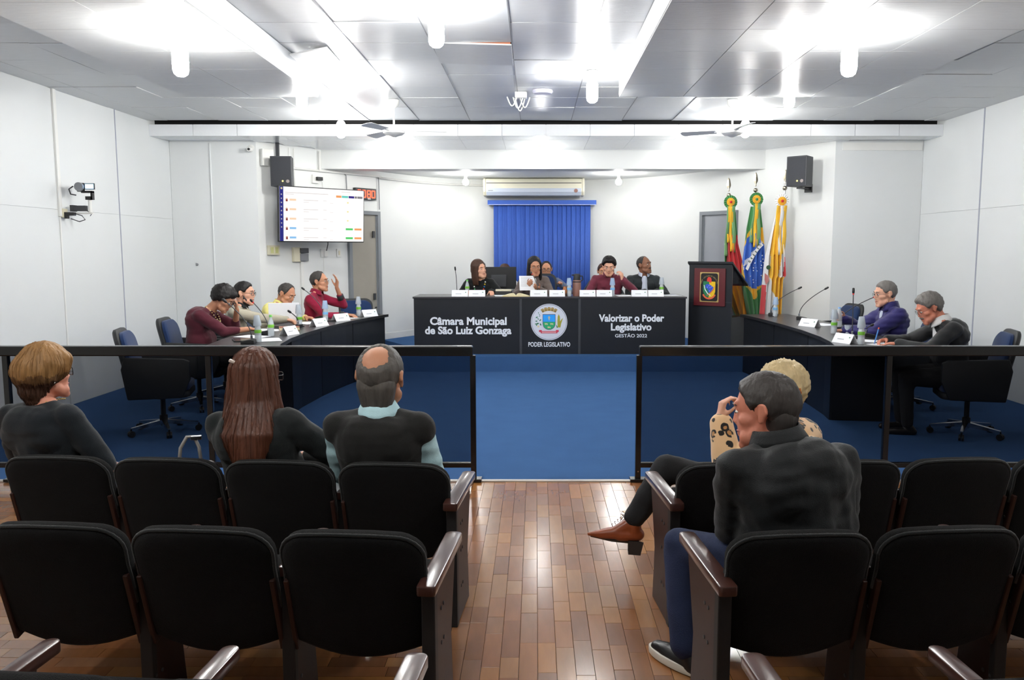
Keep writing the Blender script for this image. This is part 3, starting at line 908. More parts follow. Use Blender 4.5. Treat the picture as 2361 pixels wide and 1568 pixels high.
place_chair(.08, 12.16, DEG(-90), 'high-backed navy office chair under the woman with the microphone', .208, True)
place_chair(1.06, 12.12, DEG(-90), 'navy office chair under the man in the maroon shirt', .208)
place_chair(1.64, 12.12, DEG(-90), 'navy office chair under the man in the dark jacket at the head desk', .208)
for p_ in (oc, och):
    for c in list(p_.children_recursive): bpy.data.objects.remove(c)
    bpy.data.objects.remove(p_)

# ================================================================== WALL AND CEILING EQUIPMENT
# --- television
TVN = Vector((.70, -.71, 0)).normalized()
tv = empty('television', (-2.90, 11.365, 2.075), DEG(45), 'large flat television showing a voting list beside the left speaker', 'television')
TW, TH = 1.31, .735
tv.rotation_euler = (DEG(3), 0, DEG(45))
MB().bx(-TW / 2, TW / 2, 0, .045, -TH / 2, TH / 2).build('body', 'black_plastic', tv, bevel=.006)
MB().bx(-.2, .2, .045, .10, -.15, .15).build('back_housing', 'black_plastic', tv)
MB().bx(-.12, -.08, .10, .30, -.1, .1).bx(.08, .12, .10, .30, -.1, .1).bx(-.2, .2, .28, .30, -.12, .12).build('wall_bracket', 'black_metal', tv)
emission('scr_white', (1.0, .965, .94), 0.263); emission('scr_blue', (.05, .055, .36), 0.138); emission('scr_orange', (1, .42, .16), 0.200); emission('scr_peach', (1, .72, .5), 0.212)
emission('scr_teal', (.2, .72, .62), 0.200); emission('scr_indigo', (.07, .05, .35), 0.150); emission('scr_grey', (.35, .33, .36), 0.150); emission('scr_sky', (.3, .6, .95), 0.200)
emission('scr_green', (.12, .7, .18), 0.200); emission('scr_line', (.82, .78, .76), 0.212); emission('scr_skin', (.5, .12, .1), 0.125); emission('scr_yellow', (.95, .85, .4), 0.212)
sc = MB().bx(-TW / 2 + .012, TW / 2 - .012, -.002, .001, -TH / 2 + .014, TH / 2 - .012).build('screen', 'scr_white', tv)
SX0, SX1, SZ0, SZ1 = -TW / 2 + .012, TW / 2 - .012, -TH / 2 + .014, TH / 2 - .012
def scr(name, u0, u1, v0, v1, m):       # u,v in 0..1 from the upper left
    MB().bx(lerp(SX0, SX1, u0), lerp(SX0, SX1, u1), -.0035, -.002, lerp(SZ1, SZ0, v1), lerp(SZ1, SZ0, v0)).build(name, m, sc)
scr('sidebar', 0, .042, 0, 1, 'scr_blue'); scr('sidebar_icon', .012, .032, .015, .05, 'scr_yellow')
for i in range(9): scr('sidebar_icon', .014, .026, .13 + .075 * i, .155 + .075 * i, 'scr_line')
scr('heading_line', .06, .56, .095, .112, 'scr_line'); scr('heading_line', .06, .16, .125, .14, 'scr_line'); scr('heading_line', .72, .83, .035, .05, 'scr_line')
for a, b, m in ((.655, .72, 'scr_orange'), (.725, .805, 'scr_teal'), (.81, .88, 'scr_indigo'), (.885, .915, 'scr_grey'), (.92, .985, 'scr_grey')): scr('button', a, b, .112, .155, m)
for i in range(5):
    v = .235 + .175 * i
    scr('portrait', .068, .09, v - .02, v + .035, 'scr_skin'); scr('portrait', .072, .086, v - .03, v - .004, 'scr_peach')
    scr('badge', .11, .185, v - .02, v + .018, 'scr_peach' if i < 3 else 'scr_sky')
    scr('text_line', .27, .44, v - .012, v + .004, 'scr_line'); scr('text_line', .27, .33, v + .03, v + .042, 'scr_line')
    scr('text_line', .50, .54, v - .01, v + .002, 'scr_line'); scr('text_line', .58, .62, v + .03, v + .04, 'scr_line')
    if i < 3: scr('dot', .79, .81, v - .005, v + .025, 'scr_yellow')
    else:
        scr('button', .775, .865, v - .02, v + .02, 'scr_green'); scr('button', .885, .975, v - .02, v + .02, 'scr_orange')

# --- loudspeakers
def speaker(loc, rz, label, br):
    t = empty('loudspeaker', loc, rz, label, 'loudspeaker', 'wall loudspeakers')
    MB().prism([(-.14, -.13), (.14, -.13), (.11, .12), (-.11, .12)], -.195, .195).build('cabinet', 'dark_plastic', t, bevel=.008)
    MB().bx(-.125, .125, -.136, -.13, -.18, .18).build('grille', mat('speaker_grille', (48, 50, 55), .7, var=.15, nscale=80, bump=.3, bscale=500), t, bevel=.003)
    MB().lathe([(.022, -.142), (.022, -.136)], (.085, 0, -.13), 12, 'Y').build('badge', mat('badge_grey', (150, 140, 136), .5), t)
    MB().lathe([(.011, -.141), (.011, -.136)], (.02, 0, -.128), 10, 'Y').build('indicator', mat('led_yellow', (240, 220, 110), .4, emit=.5), t)
    mb = MB().bx(-.03, .03, -.05, .24, -.225, -.205).bx(-.05, .05, .22, .25, -.26, -.15)
    mb.build('bracket', 'black_metal', t)
    return t
speaker((-3.345, 11.10, 2.63), DEG(4), 'black loudspeaker on the left wall above the television', 1)
speaker((3.50, 11.05, 2.63), DEG(-44), 'black loudspeaker on the right wall above the empty corner', -1)
tag(MB().bx(-3.475, -3.435, 11.22, 11.26, 2.78, 3.03).build('speaker_post', 'dark_plastic', None), 'dark steel post from the ceiling to the left loudspeaker', 'post')

# --- LED clock on the angled wall
def wall_frame(base, d, n, s, z, off=0.0):
    p = base + d * s + n * off
    return Matrix(((d.x, -n.x, 0, p.x), (d.y, -n.y, 0, p.y), (0, 0, 1, z), (0, 0, 0, 1)))
ck = empty('led_clock', (0, 0, 0), 0, 'black wall clock with glowing red digits above the left doorway', 'clock')
ck.matrix_world = wall_frame(CL0, dl, nl, 1.87, 2.44, .003)
MB().bx(-.21, .21, -.06, 0, -.085, .085).build('case', 'black_plastic', ck, bevel=.006)
emission('led_red', (1, .05, .025), 1.6)
SEG = {'0': 'abcdef', '1': 'bc', '8': 'abcdefg'}
def digit(x0, ch, parent):
    mb = MB(); w_, h_, t_ = .06, .10, .016
    S = {'a': (0, h_ / 2, w_, t_), 'd': (0, -h_ / 2, w_, t_), 'g': (0, 0, w_, t_), 'f': (-w_ / 2, h_ / 4, t_, h_ / 2), 'b': (w_ / 2, h_ / 4, t_, h_ / 2), 'e': (-w_ / 2, -h_ / 4, t_, h_ / 2), 'c': (w_ / 2, -h_ / 4, t_, h_ / 2)}
    for c in SEG[ch]:
        a, b, ww, hh = S[c]
        mb.bx(x0 + a - ww / 2, x0 + a + ww / 2, -.063, -.06, b - hh / 2, b + hh / 2)
    mb.build('digit', 'led_red', parent)
for i, x0 in enumerate((-.135, -.045, .055, .145)): digit(x0, '8' if i in (0, 2) else '0', ck)
MB().bx(.03, .09, -.062, -.06, -.078, -.066).build('maker_label', 'white_plastic', ck)

# --- air conditioner
ac = empty('air_conditioner', (-.03, 14.05, 2.51), 0, 'long cream air conditioner hanging above the blue blind', 'air conditioner')
mat('ac_cream', (232, 228, 208), .4, var=.02); mat('ac_flap', (190, 200, 216), .35, var=.03)
prof = [(-.12, .0), (-.16, .06), (-.16, .25), (-.14, .275), (.22, .275), (.22, .06), (.1, .0)]
MB().prism(prof, -.80, .80, lambda a, b, c: (c, a, b)).build('body', 'ac_cream', ac, bevel=.008)
for sx in (-1, 1):
    MB().prism([(-.10, -.005), (-.165, .06), (-.168, .25), (-.14, .282), (.22, .282), (.22, -.005)], sx * .80, sx * .845, lambda a, b, c: (c, a, b)).build('end_cap', 'ac_cream', ac, bevel=.015)
MB().prism([(-.125, .0), (-.165, .055), (-.168, .115), (-.12, .05)], -.79, .79, lambda a, b, c: (c, a, b)).build('flap', 'ac_flap', ac)
MB().bx(-.79, .79, -.164, -.158, .195, .206).build('air_slot', 'dark_plastic', ac)
MB().lathe([(.032, -.172), (.032, -.16)], (.70, 0, .075), 16, 'Y').build('energy_sticker', mat('sticker', (150, 110, 100), .5, var=.5, nscale=25), ac)
MB().bx(-.76, -.68, -.17, -.165, .07, .082).build('nameplate', 'grey_plastic', ac)
for sx in (-.78, .62): MB().tube([(sx, -.1, .28), (sx, -.1, .289)], .01, 6).build('hanger', 'chrome', ac)

# --- vertical blind
vb = empty('vertical_blind', (.11, 14.2, .5), 0, 'royal blue vertical blind on the back wall behind the head desk', 'blind')
MB().bx(-.925, .92, -.06, .06, 1.87, 1.945).build('valance', 'blind_blue', vb, bevel=.004)
MB().bx(-.925, .92, -.062, -.06, 1.862, 1.872).build('valance_trim', mat('lilac_trim', (176, 186, 220), .5), vb)
for i in range(21):
    mb = MB()
    cx_ = -.82 + 1.64 * (i + .5) / 21
    a = DEG(12 + 5 * math.sin(i * 2.1))
    mb.grid(lambda u, v: (cx_ + (u - .5) * .092 * math.cos(a), (u - .5) * .092 * math.sin(a) + .008 * math.cos((u - .5) * PI), 1.87 * v), 4, 1)
    o = mb.build('slat', 'blind_blue' if i % 2 else 'blind_blue_b', vb, smooth=True)
    so = o.modifiers.new('thick', 'SOLIDIFY'); so.thickness = .002

# --- ceiling fans
def fan(loc, a0, label):
    t = empty('ceiling_fan', loc, 0, label, 'ceiling fan', 'ceiling fans')
    MB().lathe([(.02, 0), (.062, -.004), (.058, -.05), (.03, -.085), (.012, -.09)], n=16).build('canopy', 'white_plastic', t, smooth='auto')
    MB().lathe([(.011, -.08), (.011, -.27), (.026, -.275), (.026, -.31)], n=10).build('rod', 'white_plastic', t, smooth='auto')
    MB().lathe([(.03, -.30), (.09, -.315), (.115, -.335), (.115, -.352), (.09, -.37), (.05, -.378), (.02, -.392), (0, -.394)], n=24, cap=False).build('motor', 'white_plastic', t, smooth='auto')
    for k in range(3):
        a = a0 + k * 2 * PI / 3
        mb = MB().bx(.09, .19, -.012, .012, -.335, -.329)
        mb.add([(.17, -.045, -.340), (.17, .045, -.320), (.53, .066, -.318), (.56, .03, -.324), (.56, -.03, -.336), (.53, -.066, -.346)] +
               [(.17, -.045, -.337), (.17, .045, -.317), (.53, .066, -.315), (.56, .03, -.321), (.56, -.03, -.333), (.53, -.066, -.343)],
               [(0, 1, 2, 3, 4, 5), (11, 10, 9, 8, 7, 6)] + [(i, (i + 1) % 6, 6 + (i + 1) % 6, 6 + i) for i in range(6)])
        b = mb.build('blade', mat('fan_blade', (226, 228, 228), .5, var=.03), t)
        b.rotation_euler = (0, 0, a)
    return t
fan((-1.52, 9.04, CZ), DEG(8), 'white three-blade ceiling fan on the left')
fan((2.11, 9.04, CZ), DEG(35), 'white three-blade ceiling fan on the right')
# --- ceiling disc and cable box
d_ = empty('wifi_access_point', (.07, 8.5, CZ), 0, 'white round access point on the ceiling', 'access point')
MB().lathe([(.0, 0), (.10, -.002), (.105, -.02), (.09, -.038), (.05, -.045), (0, -.046)], n=24, cap=False).build('disc', mat('lilac_plastic', (196, 196, 214), .4), d_, smooth='auto')
j = empty('cable_box', (-.16, 8.62, CZ), 0, 'white junction box with looped cables beside the ceiling disc', 'junction box')
MB().bx(-.05, .07, -.05, .05, -.06, 0).build('box', 'white_plastic', j, bevel=.006)
for k, (a, b, r) in enumerate(((-.08, -.12, .05), (-.02, -.14, .06), (.05, -.13, .05), (0, -.16, .045))):
    MB().tube([(a - .05 + .1 * i / 10, -.03 + .02 * k, -.05 + (b + .03) * math.sin(PI * i / 10)) for i in range(11)], .007, 6).build('cable', 'white_plastic', j, smooth=True)

# --- camera on the left wall
wc = empty('wall_camera', (XL, 8.50, 1.95), 0, 'small video camera with lit screen on a bracket on the left wall', 'camera')
MB().bx(0, .03, -.06, .03, -.02, .07).build('outlet_box', 'cream_plastic', wc, bevel=.004)
MB().bx(.0, .26, .06, .10, .02, .035).build('shelf_arm', 'white_plastic', wc)
MB().bx(.06, .20, .04, .10, .05, .105).bx(.05, .085, .035, .105, .045, .11).build('power_supply', 'dark_plastic', wc)
MB().lathe([(.018, .02), (.018, .16), (.012, .165)], (.235, .08, 0), 10).build('tripod_post', 'white_plastic', wc)
MB().bx(.20, .27, .06, .10, .165, .20).bx(.255, .275, .06, .10, .165, .25).bx(.16, .275, .06, .10, .235, .255).build('tripod_head', 'black_plastic', wc)
cb = MB().box((.16, .06, .29), (.075, .14, .085), (0, 0, .5)).build('camera_body', 'black_plastic', wc, bevel=.01)
MB().lathe([(.044, -.03), (.044, .0), (.03, .002), (.028, -.02)], (.195, -.02, .29), 14, 'Y').build('lens', 'grey_plastic', cb)
MB().box((.285, -.0, .295), (.10, .012, .062)).build('flip_screen', 'black_plastic', cb)
MB().box((.285, -.008, .295), (.085, .003, .048)).build('flip_display', emission('cam_display', (.35, .65, 1), .7), cb)
MB().bx(.05, .13, -.045, .0, .0, .035).bx(.03, .06, -.04, .0, -.03, .035).build('plug', 'black_plastic', wc)
MB().tube([(.13, -.02, .02), (.2, -.02, -.0), (.22, 0, -.04), (.16, 0, -.06), (.08, -.01, -.03)], .005, 6).tube([(.1, .03, .30), (.06, .02, .27), (.07, .03, .22), (.12, .04, .21)], .007, 6).tube([(.16, .07, .10), (.21, .07, .05), (.26, .07, .03), (.24, .06, .0)], .004, 6).build('cables', 'dark_plastic', wc, smooth=True)

# --- security camera, conduits and sockets near the television
sc_ = empty('security_camera', (-3.74, 11.0, 2.94), 0, 'small white bullet security camera on the left panel wall', 'camera')
MB().lathe([(.04, .05), (.04, .035), (.02, .03)], (0, 0, 0), 12, 'Y').build('base', 'white_plastic', sc_)
MB().lathe([(.028, .03), (.030, -.05), (.026, -.055)], (0, 0, -.03), 14, 'Y').build('housing', 'white_plastic', sc_, smooth='auto')
MB().lathe([(.017, -.058), (.017, -.05)], (0, 0, -.03), 12, 'Y').build('lens', 'black_plastic', sc_)
bx_ = empty('wall_box', (-3.58, 11.14, 2.82), DEG(54), 'white box on the wall left of the left loudspeaker', 'box')
MB().bx(-.09, .09, -.05, .0, -.11, .11).build('cover', 'white_plastic', bx_, bevel=.004)
def wall_thing(name, s, z, label, cat):
    o = empty(name, (0, 0, 0), 0, label, cat)
    o.matrix_world = wall_frame(CL0, dl, nl, s, z, .002)
    return o
ob = wall_thing('socket_box', .20, 1.60, 'cream double socket box on the wall left below the television', 'socket')
MB().bx(-.085, .085, -.05, 0, -.065, .065).build('box', 'cream_plastic', ob, bevel=.005)
for sx in (-.04, .035): MB().bx(sx - .022, sx + .022, -.056, -.05, -.04, .04).build('socket', mat('socket_face', (206, 206, 140), .5), ob)
ob = wall_thing('socket_box', .62, 1.54, 'cream socket box with black switch under the television', 'socket')
MB().bx(-.10, .02, -.05, 0, -.10, .10).build('box', 'cream_plastic', ob, bevel=.005)
MB().bx(.0, .14, -.07, 0, .02, .09).build('switch_block', 'dark_plastic', ob, bevel=.006)
MB().bx(.0, .14, -.065, 0, -.09, .015).build('socket_block', 'grey_plastic', ob, bevel=.006)
MB().bx(.03, .075, -.03, 0, -1.3, -.09).build('trunking', 'white_plastic', ob)
ob = wall_thing('wall_socket', 1.07, 1.56, 'white wall socket with a plugged cable under the television', 'socket')
MB().bx(-.05, .05, -.02, 0, -.06, .06).build('plate', 'white_plastic', ob, bevel=.004)
MB().bx(-.01, .05, -.05, -.02, -.05, .03).build('adapter', 'white_plastic', ob, bevel=.004)
MB().tube([(.03, -.04, .03), (.05, -.05, .12), (.06, -.05, .25)], .006, 6).build('cable', 'black_plastic', ob)
MB().tube([(0, -.012, -.06), (0, -.012, -.9)], .004, 6).build('wire', 'white_plastic', ob)
ob = wall_thing('wall_switch', 1.36, 1.56, 'white light switch beside the left door frame', 'switch')
MB().bx(-.04, .04, -.012, 0, -.06, .06).build('plate', 'white_plastic', ob, bevel=.003)
MB().bx(-.012, .012, -.018, -.012, -.03, .03).build('rocker', 'cream_plastic', ob)
ob = wall_thing('socket_box', .95, 2.60, 'white socket with a black plug above the television', 'socket')
MB().bx(-.05, .05, -.03, 0, -.06, .06).build('plate', 'white_plastic', ob, bevel=.003)
MB().bx(0, .10, -.07, -.03, -.02, .03).build('plug', 'black_plastic', ob, bevel=.006)
MB().tube([(.08, -.06, 0), (.10, -.06, -.1), (.10, -.05, -.3)], .005, 6).build('cable', 'white_plastic', ob)
ob = wall_thing('conduit', .1, 2.72, 'white cable conduit running along the wall above the television', 'conduit')
MB().tube([(.28, -.02, 0), (1.35, -.02, 0), (2.12, -.02, 0)], .016, 8).build('run', 'white_plastic', ob, smooth=True)
MB().tube([(.42, -.015, .27), (.42, -.015, -.35)], .007, 6).tube([(.50, -.015, .27), (.50, -.015, -.35)], .006, 6).build('drop', 'white_plastic', ob)
MB().tube([(.93, -.03, .27), (.93, -.03, 0)], .02, 8).build('drop', 'white_plastic', ob)
MB().tube([(1.35, -.02, .01), (1.42, -.02, -.03), (1.43, -.02, -.3)], .008, 6).build('drop', 'grey_plastic', ob)
MB().tube([(2.07, -.02, -.01), (2.08, -.015, -.5)], .007, 6).build('drop', 'grey_plastic', ob)
cd = MB()
pts = inset(apse, .02)
cd.tube([(p[0], p[1], 2.70) for p in pts[0:7]], .018, 8)
tag(cd.build('conduit', 'white_plastic', None, smooth=True), 'white cable conduit curving along the apse wall to the air conditioner', 'conduit')
hk = MB().tube([(-4.52, 11.05, 1.40), (-4.52, 11.02, 1.40), (-4.52, 11.015, 1.43)], .006, 6).lathe([(.018, 0), (.018, -.004)], (-4.52, 11.05, 1.41), 10, 'Y')
tag(hk.build('wall_hook', 'grey_plastic', None), 'small metal hook on the left panel wall', 'hook')

# ================================================================== FLAGS
FM = {'g': mat('flag_green', (60, 132, 70), .75, var=.08, sheen=.2), 'y': mat('flag_yellow', (238, 186, 44), .7, var=.06, sheen=.2), 'r': mat('flag_red', (206, 42, 50), .75, var=.06, sheen=.2),
      'b': mat('flag_blue', (56, 108, 200), .75, var=.06, sheen=.2), 'w': mat('flag_white', (228, 228, 228), .7, var=.03, sheen=.2), 'l': mat('ribbon_green', (112, 160, 108), .6, var=.06), 'k': mat('flag_dkgreen', (40, 74, 44), .7)}
FK = list(FM)
mat('brass', (176, 168, 150), .28, 1.0)
def flag(base, lean, top, rosette, cloth, label, ribbons):
    """base: foot of the pole, lean: pole top xy offset"""
    t = empty('flag', base, 0, label, 'flag', 'ceremonial flags')
    BZ = base[2]
    H = top - BZ
    P0, P1 = Vector((0, 0, .0)), Vector((lean[0], lean[1], H))
    at_ = lambda z: P0.lerp(P1, z / H)
    MB().lathe([(.15, 0), (.15, .03), (.05, .06), (.03, .14), (.0, .14)], n=20, cap=False).build('foot', 'dark_plastic', t, smooth='auto')
    MB().tube([at_(.05), at_(H - .26)], .012, 8).build('pole', 'chrome', t, smooth='auto')
    d = (P1 - P0).normalized()
    MB().sphere(at_(H - .25), .032, 12, 8).build('ball', 'brass', t, smooth=True)
    R = Vector((0, 0, 1)).rotation_difference(d).to_matrix()
    mb = MB(); prof_ = [(0, -.20), (.012, -.19), (.010, -.17), (.030, -.12), (.030, -.10), (.018, -.03), (.0, .0)]
    vs = [at_(H) + R @ Vector((r_ * sx, .006 * sy * (1 if 0 < i < 6 else 0), z_)) for i, (r_, z_) in enumerate(prof_) for sx, sy in ((-1, 0), (0, -1), (1, 0), (0, 1))]
    mb.add(vs, [(i * 4 + k, i * 4 + (k + 1) % 4, (i + 1) * 4 + (k + 1) % 4, (i + 1) * 4 + k) for i in range(6) for k in range(4)])
    mb.build('spear_head', 'brass', t)
    # rosette
    zr = rosette['z'] - BZ; c = at_(zr) + Vector((rosette.get('dx', 0), -.05, 0))
    rs = MB()
    for ri, (r_, m_, yo) in enumerate(((.095, rosette['cols'][0], 0), (.058, rosette['cols'][1], -.012), (.02, rosette['cols'][2], -.024))):
        n = 36 if ri < 2 else 12
        rs.cur = FK.index(m_)
        vs = [c + Vector((0, yo - .012, 0))] + [c + Vector((r_ * math.cos(2 * PI * i / n), yo + (.010 if i % 2 else -.008) * (1 if ri < 2 else 0), r_ * math.sin(2 * PI * i / n))) for i in range(n)]
        o_ = len(rs.v)
        rs.add(vs, [(0, i + 1, (i + 1) % n + 1) for i in range(n)])
    ro = rs.build('rosette', [FM[k_] for k_ in FK], t, merge=False)
    so = ro.modifiers.new('t', 'SOLIDIFY'); so.thickness = .003
    # ribbons
    for (x0, x1, w_, z1, m_) in ribbons:
        mb = MB()
        z0 = zr - .06
        mb.grid(lambda u, v: (c.x + lerp(x0, x1, v) + (u - .5) * w_ * (1 + .3 * v), c.y - .03 - .02 * math.sin(v * 9 + x0 * 60) - .01 * math.cos(u * PI), lerp(z0, z1 - BZ, v)), 3, 14)
        o_ = mb.build('ribbon', FM[m_], t, smooth=True)
        so = o_.modifiers.new('t', 'SOLIDIFY'); so.thickness = .002
    # cloth
    mb = MB(); nu, nv = 80, 110
    vs = []
    z_t, z_b = cloth['z0'] - BZ, cloth['z1'] - BZ
    for j in range(nv + 1):
        v = j / nv
        z_ = lerp(z_t, z_b, v)
        xl, xr = interp(v, cloth['left']), interp(v, cloth['right'])
        amp = .012 + .05 * smoothstep(0, .6, v)
        for i in range(nu + 1):
            u = i / nu
            ph = u * cloth.get('pleats', 5) * 2 * PI + 1.2 * math.sin(v * 2 + cloth.get('seed', 0))
            xx = lerp(xl, xr, u) + .012 * math.sin(ph + 1) * v
            yy = -.02 - amp * math.sin(ph) - .07 * math.sin(u * PI) * (.3 + v)
            vs.append((xx, yy + at_(z_).y * .5, z_))
    fs = []; mi = []
    for j in range(nv):
        for i in range(nu):
            fs.append((j * (nu + 1) + i, j * (nu + 1) + i + 1, (j + 1) * (nu + 1) + i + 1, (j + 1) * (nu + 1) + i))
            mi.append(FK.index(cloth['col']((i + .5) / nu, (j + .5) / nv)))
    o0 = len(mb.f); mb.add(vs, fs); mb.mi[o0:] = mi
    cl = mb.build('cloth', [FM[k_] for k_ in FK], t, smooth=True)
    so = cl.modifiers.new('t', 'SOLIDIFY'); so.thickness = .003
    return t, cl
# flag positions stand before the right angled wall. metres per pixel at Y=11.75 is 1/161
FD = [11.7]
def fx(px): return (px - 1235) * FD[0] / 1893.0
def fz(py): return 1.6 + (577 - py) * FD[0] / 1905.0
def col_state(u, v):
    d_ = u * .5 + v
    return 'g' if v < .22 else ('g' if u < .18 else ('r' if v < .62 else 'y'))
FD[0] = 11.8
b1 = fx(1684)
flag((b1, FD[0], .208), (fx(1672) - b1, .0), fz(412), {'z': fz(468), 'cols': 'gyr', 'dx': fx(1678) - fx(1676)},
     {'z0': fz(490), 'z1': fz(730), 'left': [(0, fx(1672) - b1), (.4, fx(1664) - b1), (.7, fx(1664) - b1), (1, fx(1690) - b1)], 'right': [(0, fx(1688) - b1), (.3, fx(1694) - b1), (.5, fx(1706) - b1), (1, fx(1722) - b1)], 'pleats': 4, 'seed': 1, 'col': col_state},
     'green red and yellow flag with green rosette partly behind the lectern', [(-.03, -.06, .04, fz(590), 'l'), (0, .03, .05, fz(580), 'y'), (.035, .06, .045, fz(582), 'l'), (-.02, -.03, .03, fz(560), 'y')])
def col_br(u, v):
    z = lerp(478, 725, v)
    # disc centre (1732,602), size in photo pixels
    x_ = lerp(interp(v, BRL), interp(v, BRR), u)
    ex, ey = (x_ - 1732) / 27, (z - 602) / 63
    if ex * ex + ey * ey < 1: 
        # white band: diagonal arc
        q = (z - 600) + (x_ - 1732) * 1.35
        return 'w' if -24 < q < -12 and abs(ex) < .95 else 'b'
    if abs(x_ - 1732) / 44 + abs(z - 600) / 100 < .93 and z < 690: return 'y'
    if 525 < z < 560 and x_ > 1742: return 'y'
    return 'g'
BRL = [(0, 1722), (.2, 1713), (.4, 1708), (.55, 1704), (.75, 1708), (1, 1722)]
BRR = [(0, 1744), (.2, 1750), (.4, 1755), (.6, 1757), (.8, 1754), (1, 1750)]
FD[0] = 11.6
b2 = fx(1738)
f2, cl2 = flag((b2, FD[0], .006), (fx(1733) - b2, .0), fz(400), {'z': fz(462), 'cols': 'gyg'},
     {'z0': fz(478), 'z1': fz(725), 'left': [(a, fx(b) - b2) for a, b in BRL], 'right': [(a, fx(b) - b2) for a, b in BRR], 'pleats': 4, 'seed': 2, 'col': col_br},
     'green flag with yellow diamond and starry blue disc, the middle flag', [(-.02, -.07, .04, fz(560), 'l'), (0, -.01, .05, fz(570), 'y'), (.03, .04, .045, fz(565), 'l')])
for (sx_, sy_) in ((1728, 618), (1734, 617), (1728, 624), (1736, 625), (1731, 607), (1747, 590), (1749, 598), (1750, 606), (1746, 612), (1752, 610), (1744, 603), (1745, 618), (1751, 618), (1728, 645), (1735, 646), (1729, 651), (1746, 635), (1722, 637)):
    st = [(.011 * (1 if i % 2 == 0 else .42) * math.sin(PI * i / 5), .011 * (1 if i % 2 == 0 else .42) * math.cos(PI * i / 5)) for i in range(10)]
    v_ = (fz(478) - fz(sy_)) / (fz(478) - fz(725))
    MB().prism(st, 0, .003, lambda a, b, c: (a + fx(sx_) - b2, -.128 - c, b + fz(sy_))).build('star', 'flag_white', cl2)
bd = []
for i in range(13):
    u = i / 12; bx0, by0 = lerp(1713, 1747, u), 622 - 58 * u - 8 * math.sin(u * PI)
    bd.append((bx0, by0))
MB().prism([(fx(a - 2.6) - b2, fz(b - 2.2)) for a, b in bd] + [(fx(a + 2.6) - b2, fz(b + 2.2)) for a, b in bd[::-1]], 0, .003, lambda a, b, c: (a, -.122 - c, b)).build('white_band', 'flag_white', cl2)
for i, ch in enumerate('GRESSO'):
    o = text_mesh(ch, .042, 'flag_dkgreen', 'lettering', (fx(1720.5 + 4.6 * i) - b2, -.1262, fz(605 - 7.4 * i)), (PI / 2, 0, 0), cl2, .8, .001, .002)
    o.rotation_euler = (Matrix.Rotation(DEG(-50), 3, 'Y') @ Matrix.Rotation(PI / 2, 3, 'X')).to_euler()
CIL = [(0, 1782), (.2, 1772), (.45, 1760), (.7, 1756), (1, 1752)]
CIR = [(0, 1797), (.3, 1799), (.4, 1804), (.63, 1808), (.66, 1801), (.8, 1800), (1, 1799)]
def col_city(u, v):
    y_ = lerp(480, 725, v); x_ = lerp(interp(v, CIL), interp(v, CIR), u)
    if x_ > 1799 and 570 < y_ < 642: return 'r'
    if x_ < 1759 + (650 - y_) * .02 and y_ > 655: return 'r'
    edge = interp(y_, [(480, 1786), (560, 1771), (640, 1768), (680, 1776), (725, 1788)])
    if x_ > edge: 
        if x_ > interp(y_, [(480, 1793), (560, 1792), (638, 1788), (640, 1900)]): return 'w'
        return 'y'
    return 'w'
FD[0] = 11.28
b3 = fx(1786)
f3, cl3 = flag((b3, FD[0], .006), (fx(1801) - b3, .0), fz(394), {'z': fz(466), 'cols': 'wyr', 'dx': fx(1788) - fx(1795)},
     {'z0': fz(482), 'z1': fz(725), 'left': [(a, fx(b) - b3) for a, b in CIL], 'right': [(a, fx(b) - b3) for a, b in CIR], 'pleats': 5, 'seed': 3, 'col': col_city},
     'white and yellow flag with white rosette nearest the right wall', [(-.05, -.08, .05, fz(588), 'y'), (.0, -.03, .05, fz(588), 'w'), (.04, .03, .045, fz(585), 'y')])
MB().prism(circ(.03, 12), 0, .004, lambda a, b, c: (a + fx(1763) - b3, -.10 - c, b + fz(617))).build('crest', 'flag_dkgreen', cl3)
MB().prism([(-.03, .06), (.02, .02), (.03, -.05), (-.01, -.1), (-.03, -.03)], 0, .004, lambda a, b, c: (a + fx(1760) - b3, -.10 - c, b + fz(640))).build('crest_ribbon', mat('flag_pink', (190, 120, 116), .7), cl3)

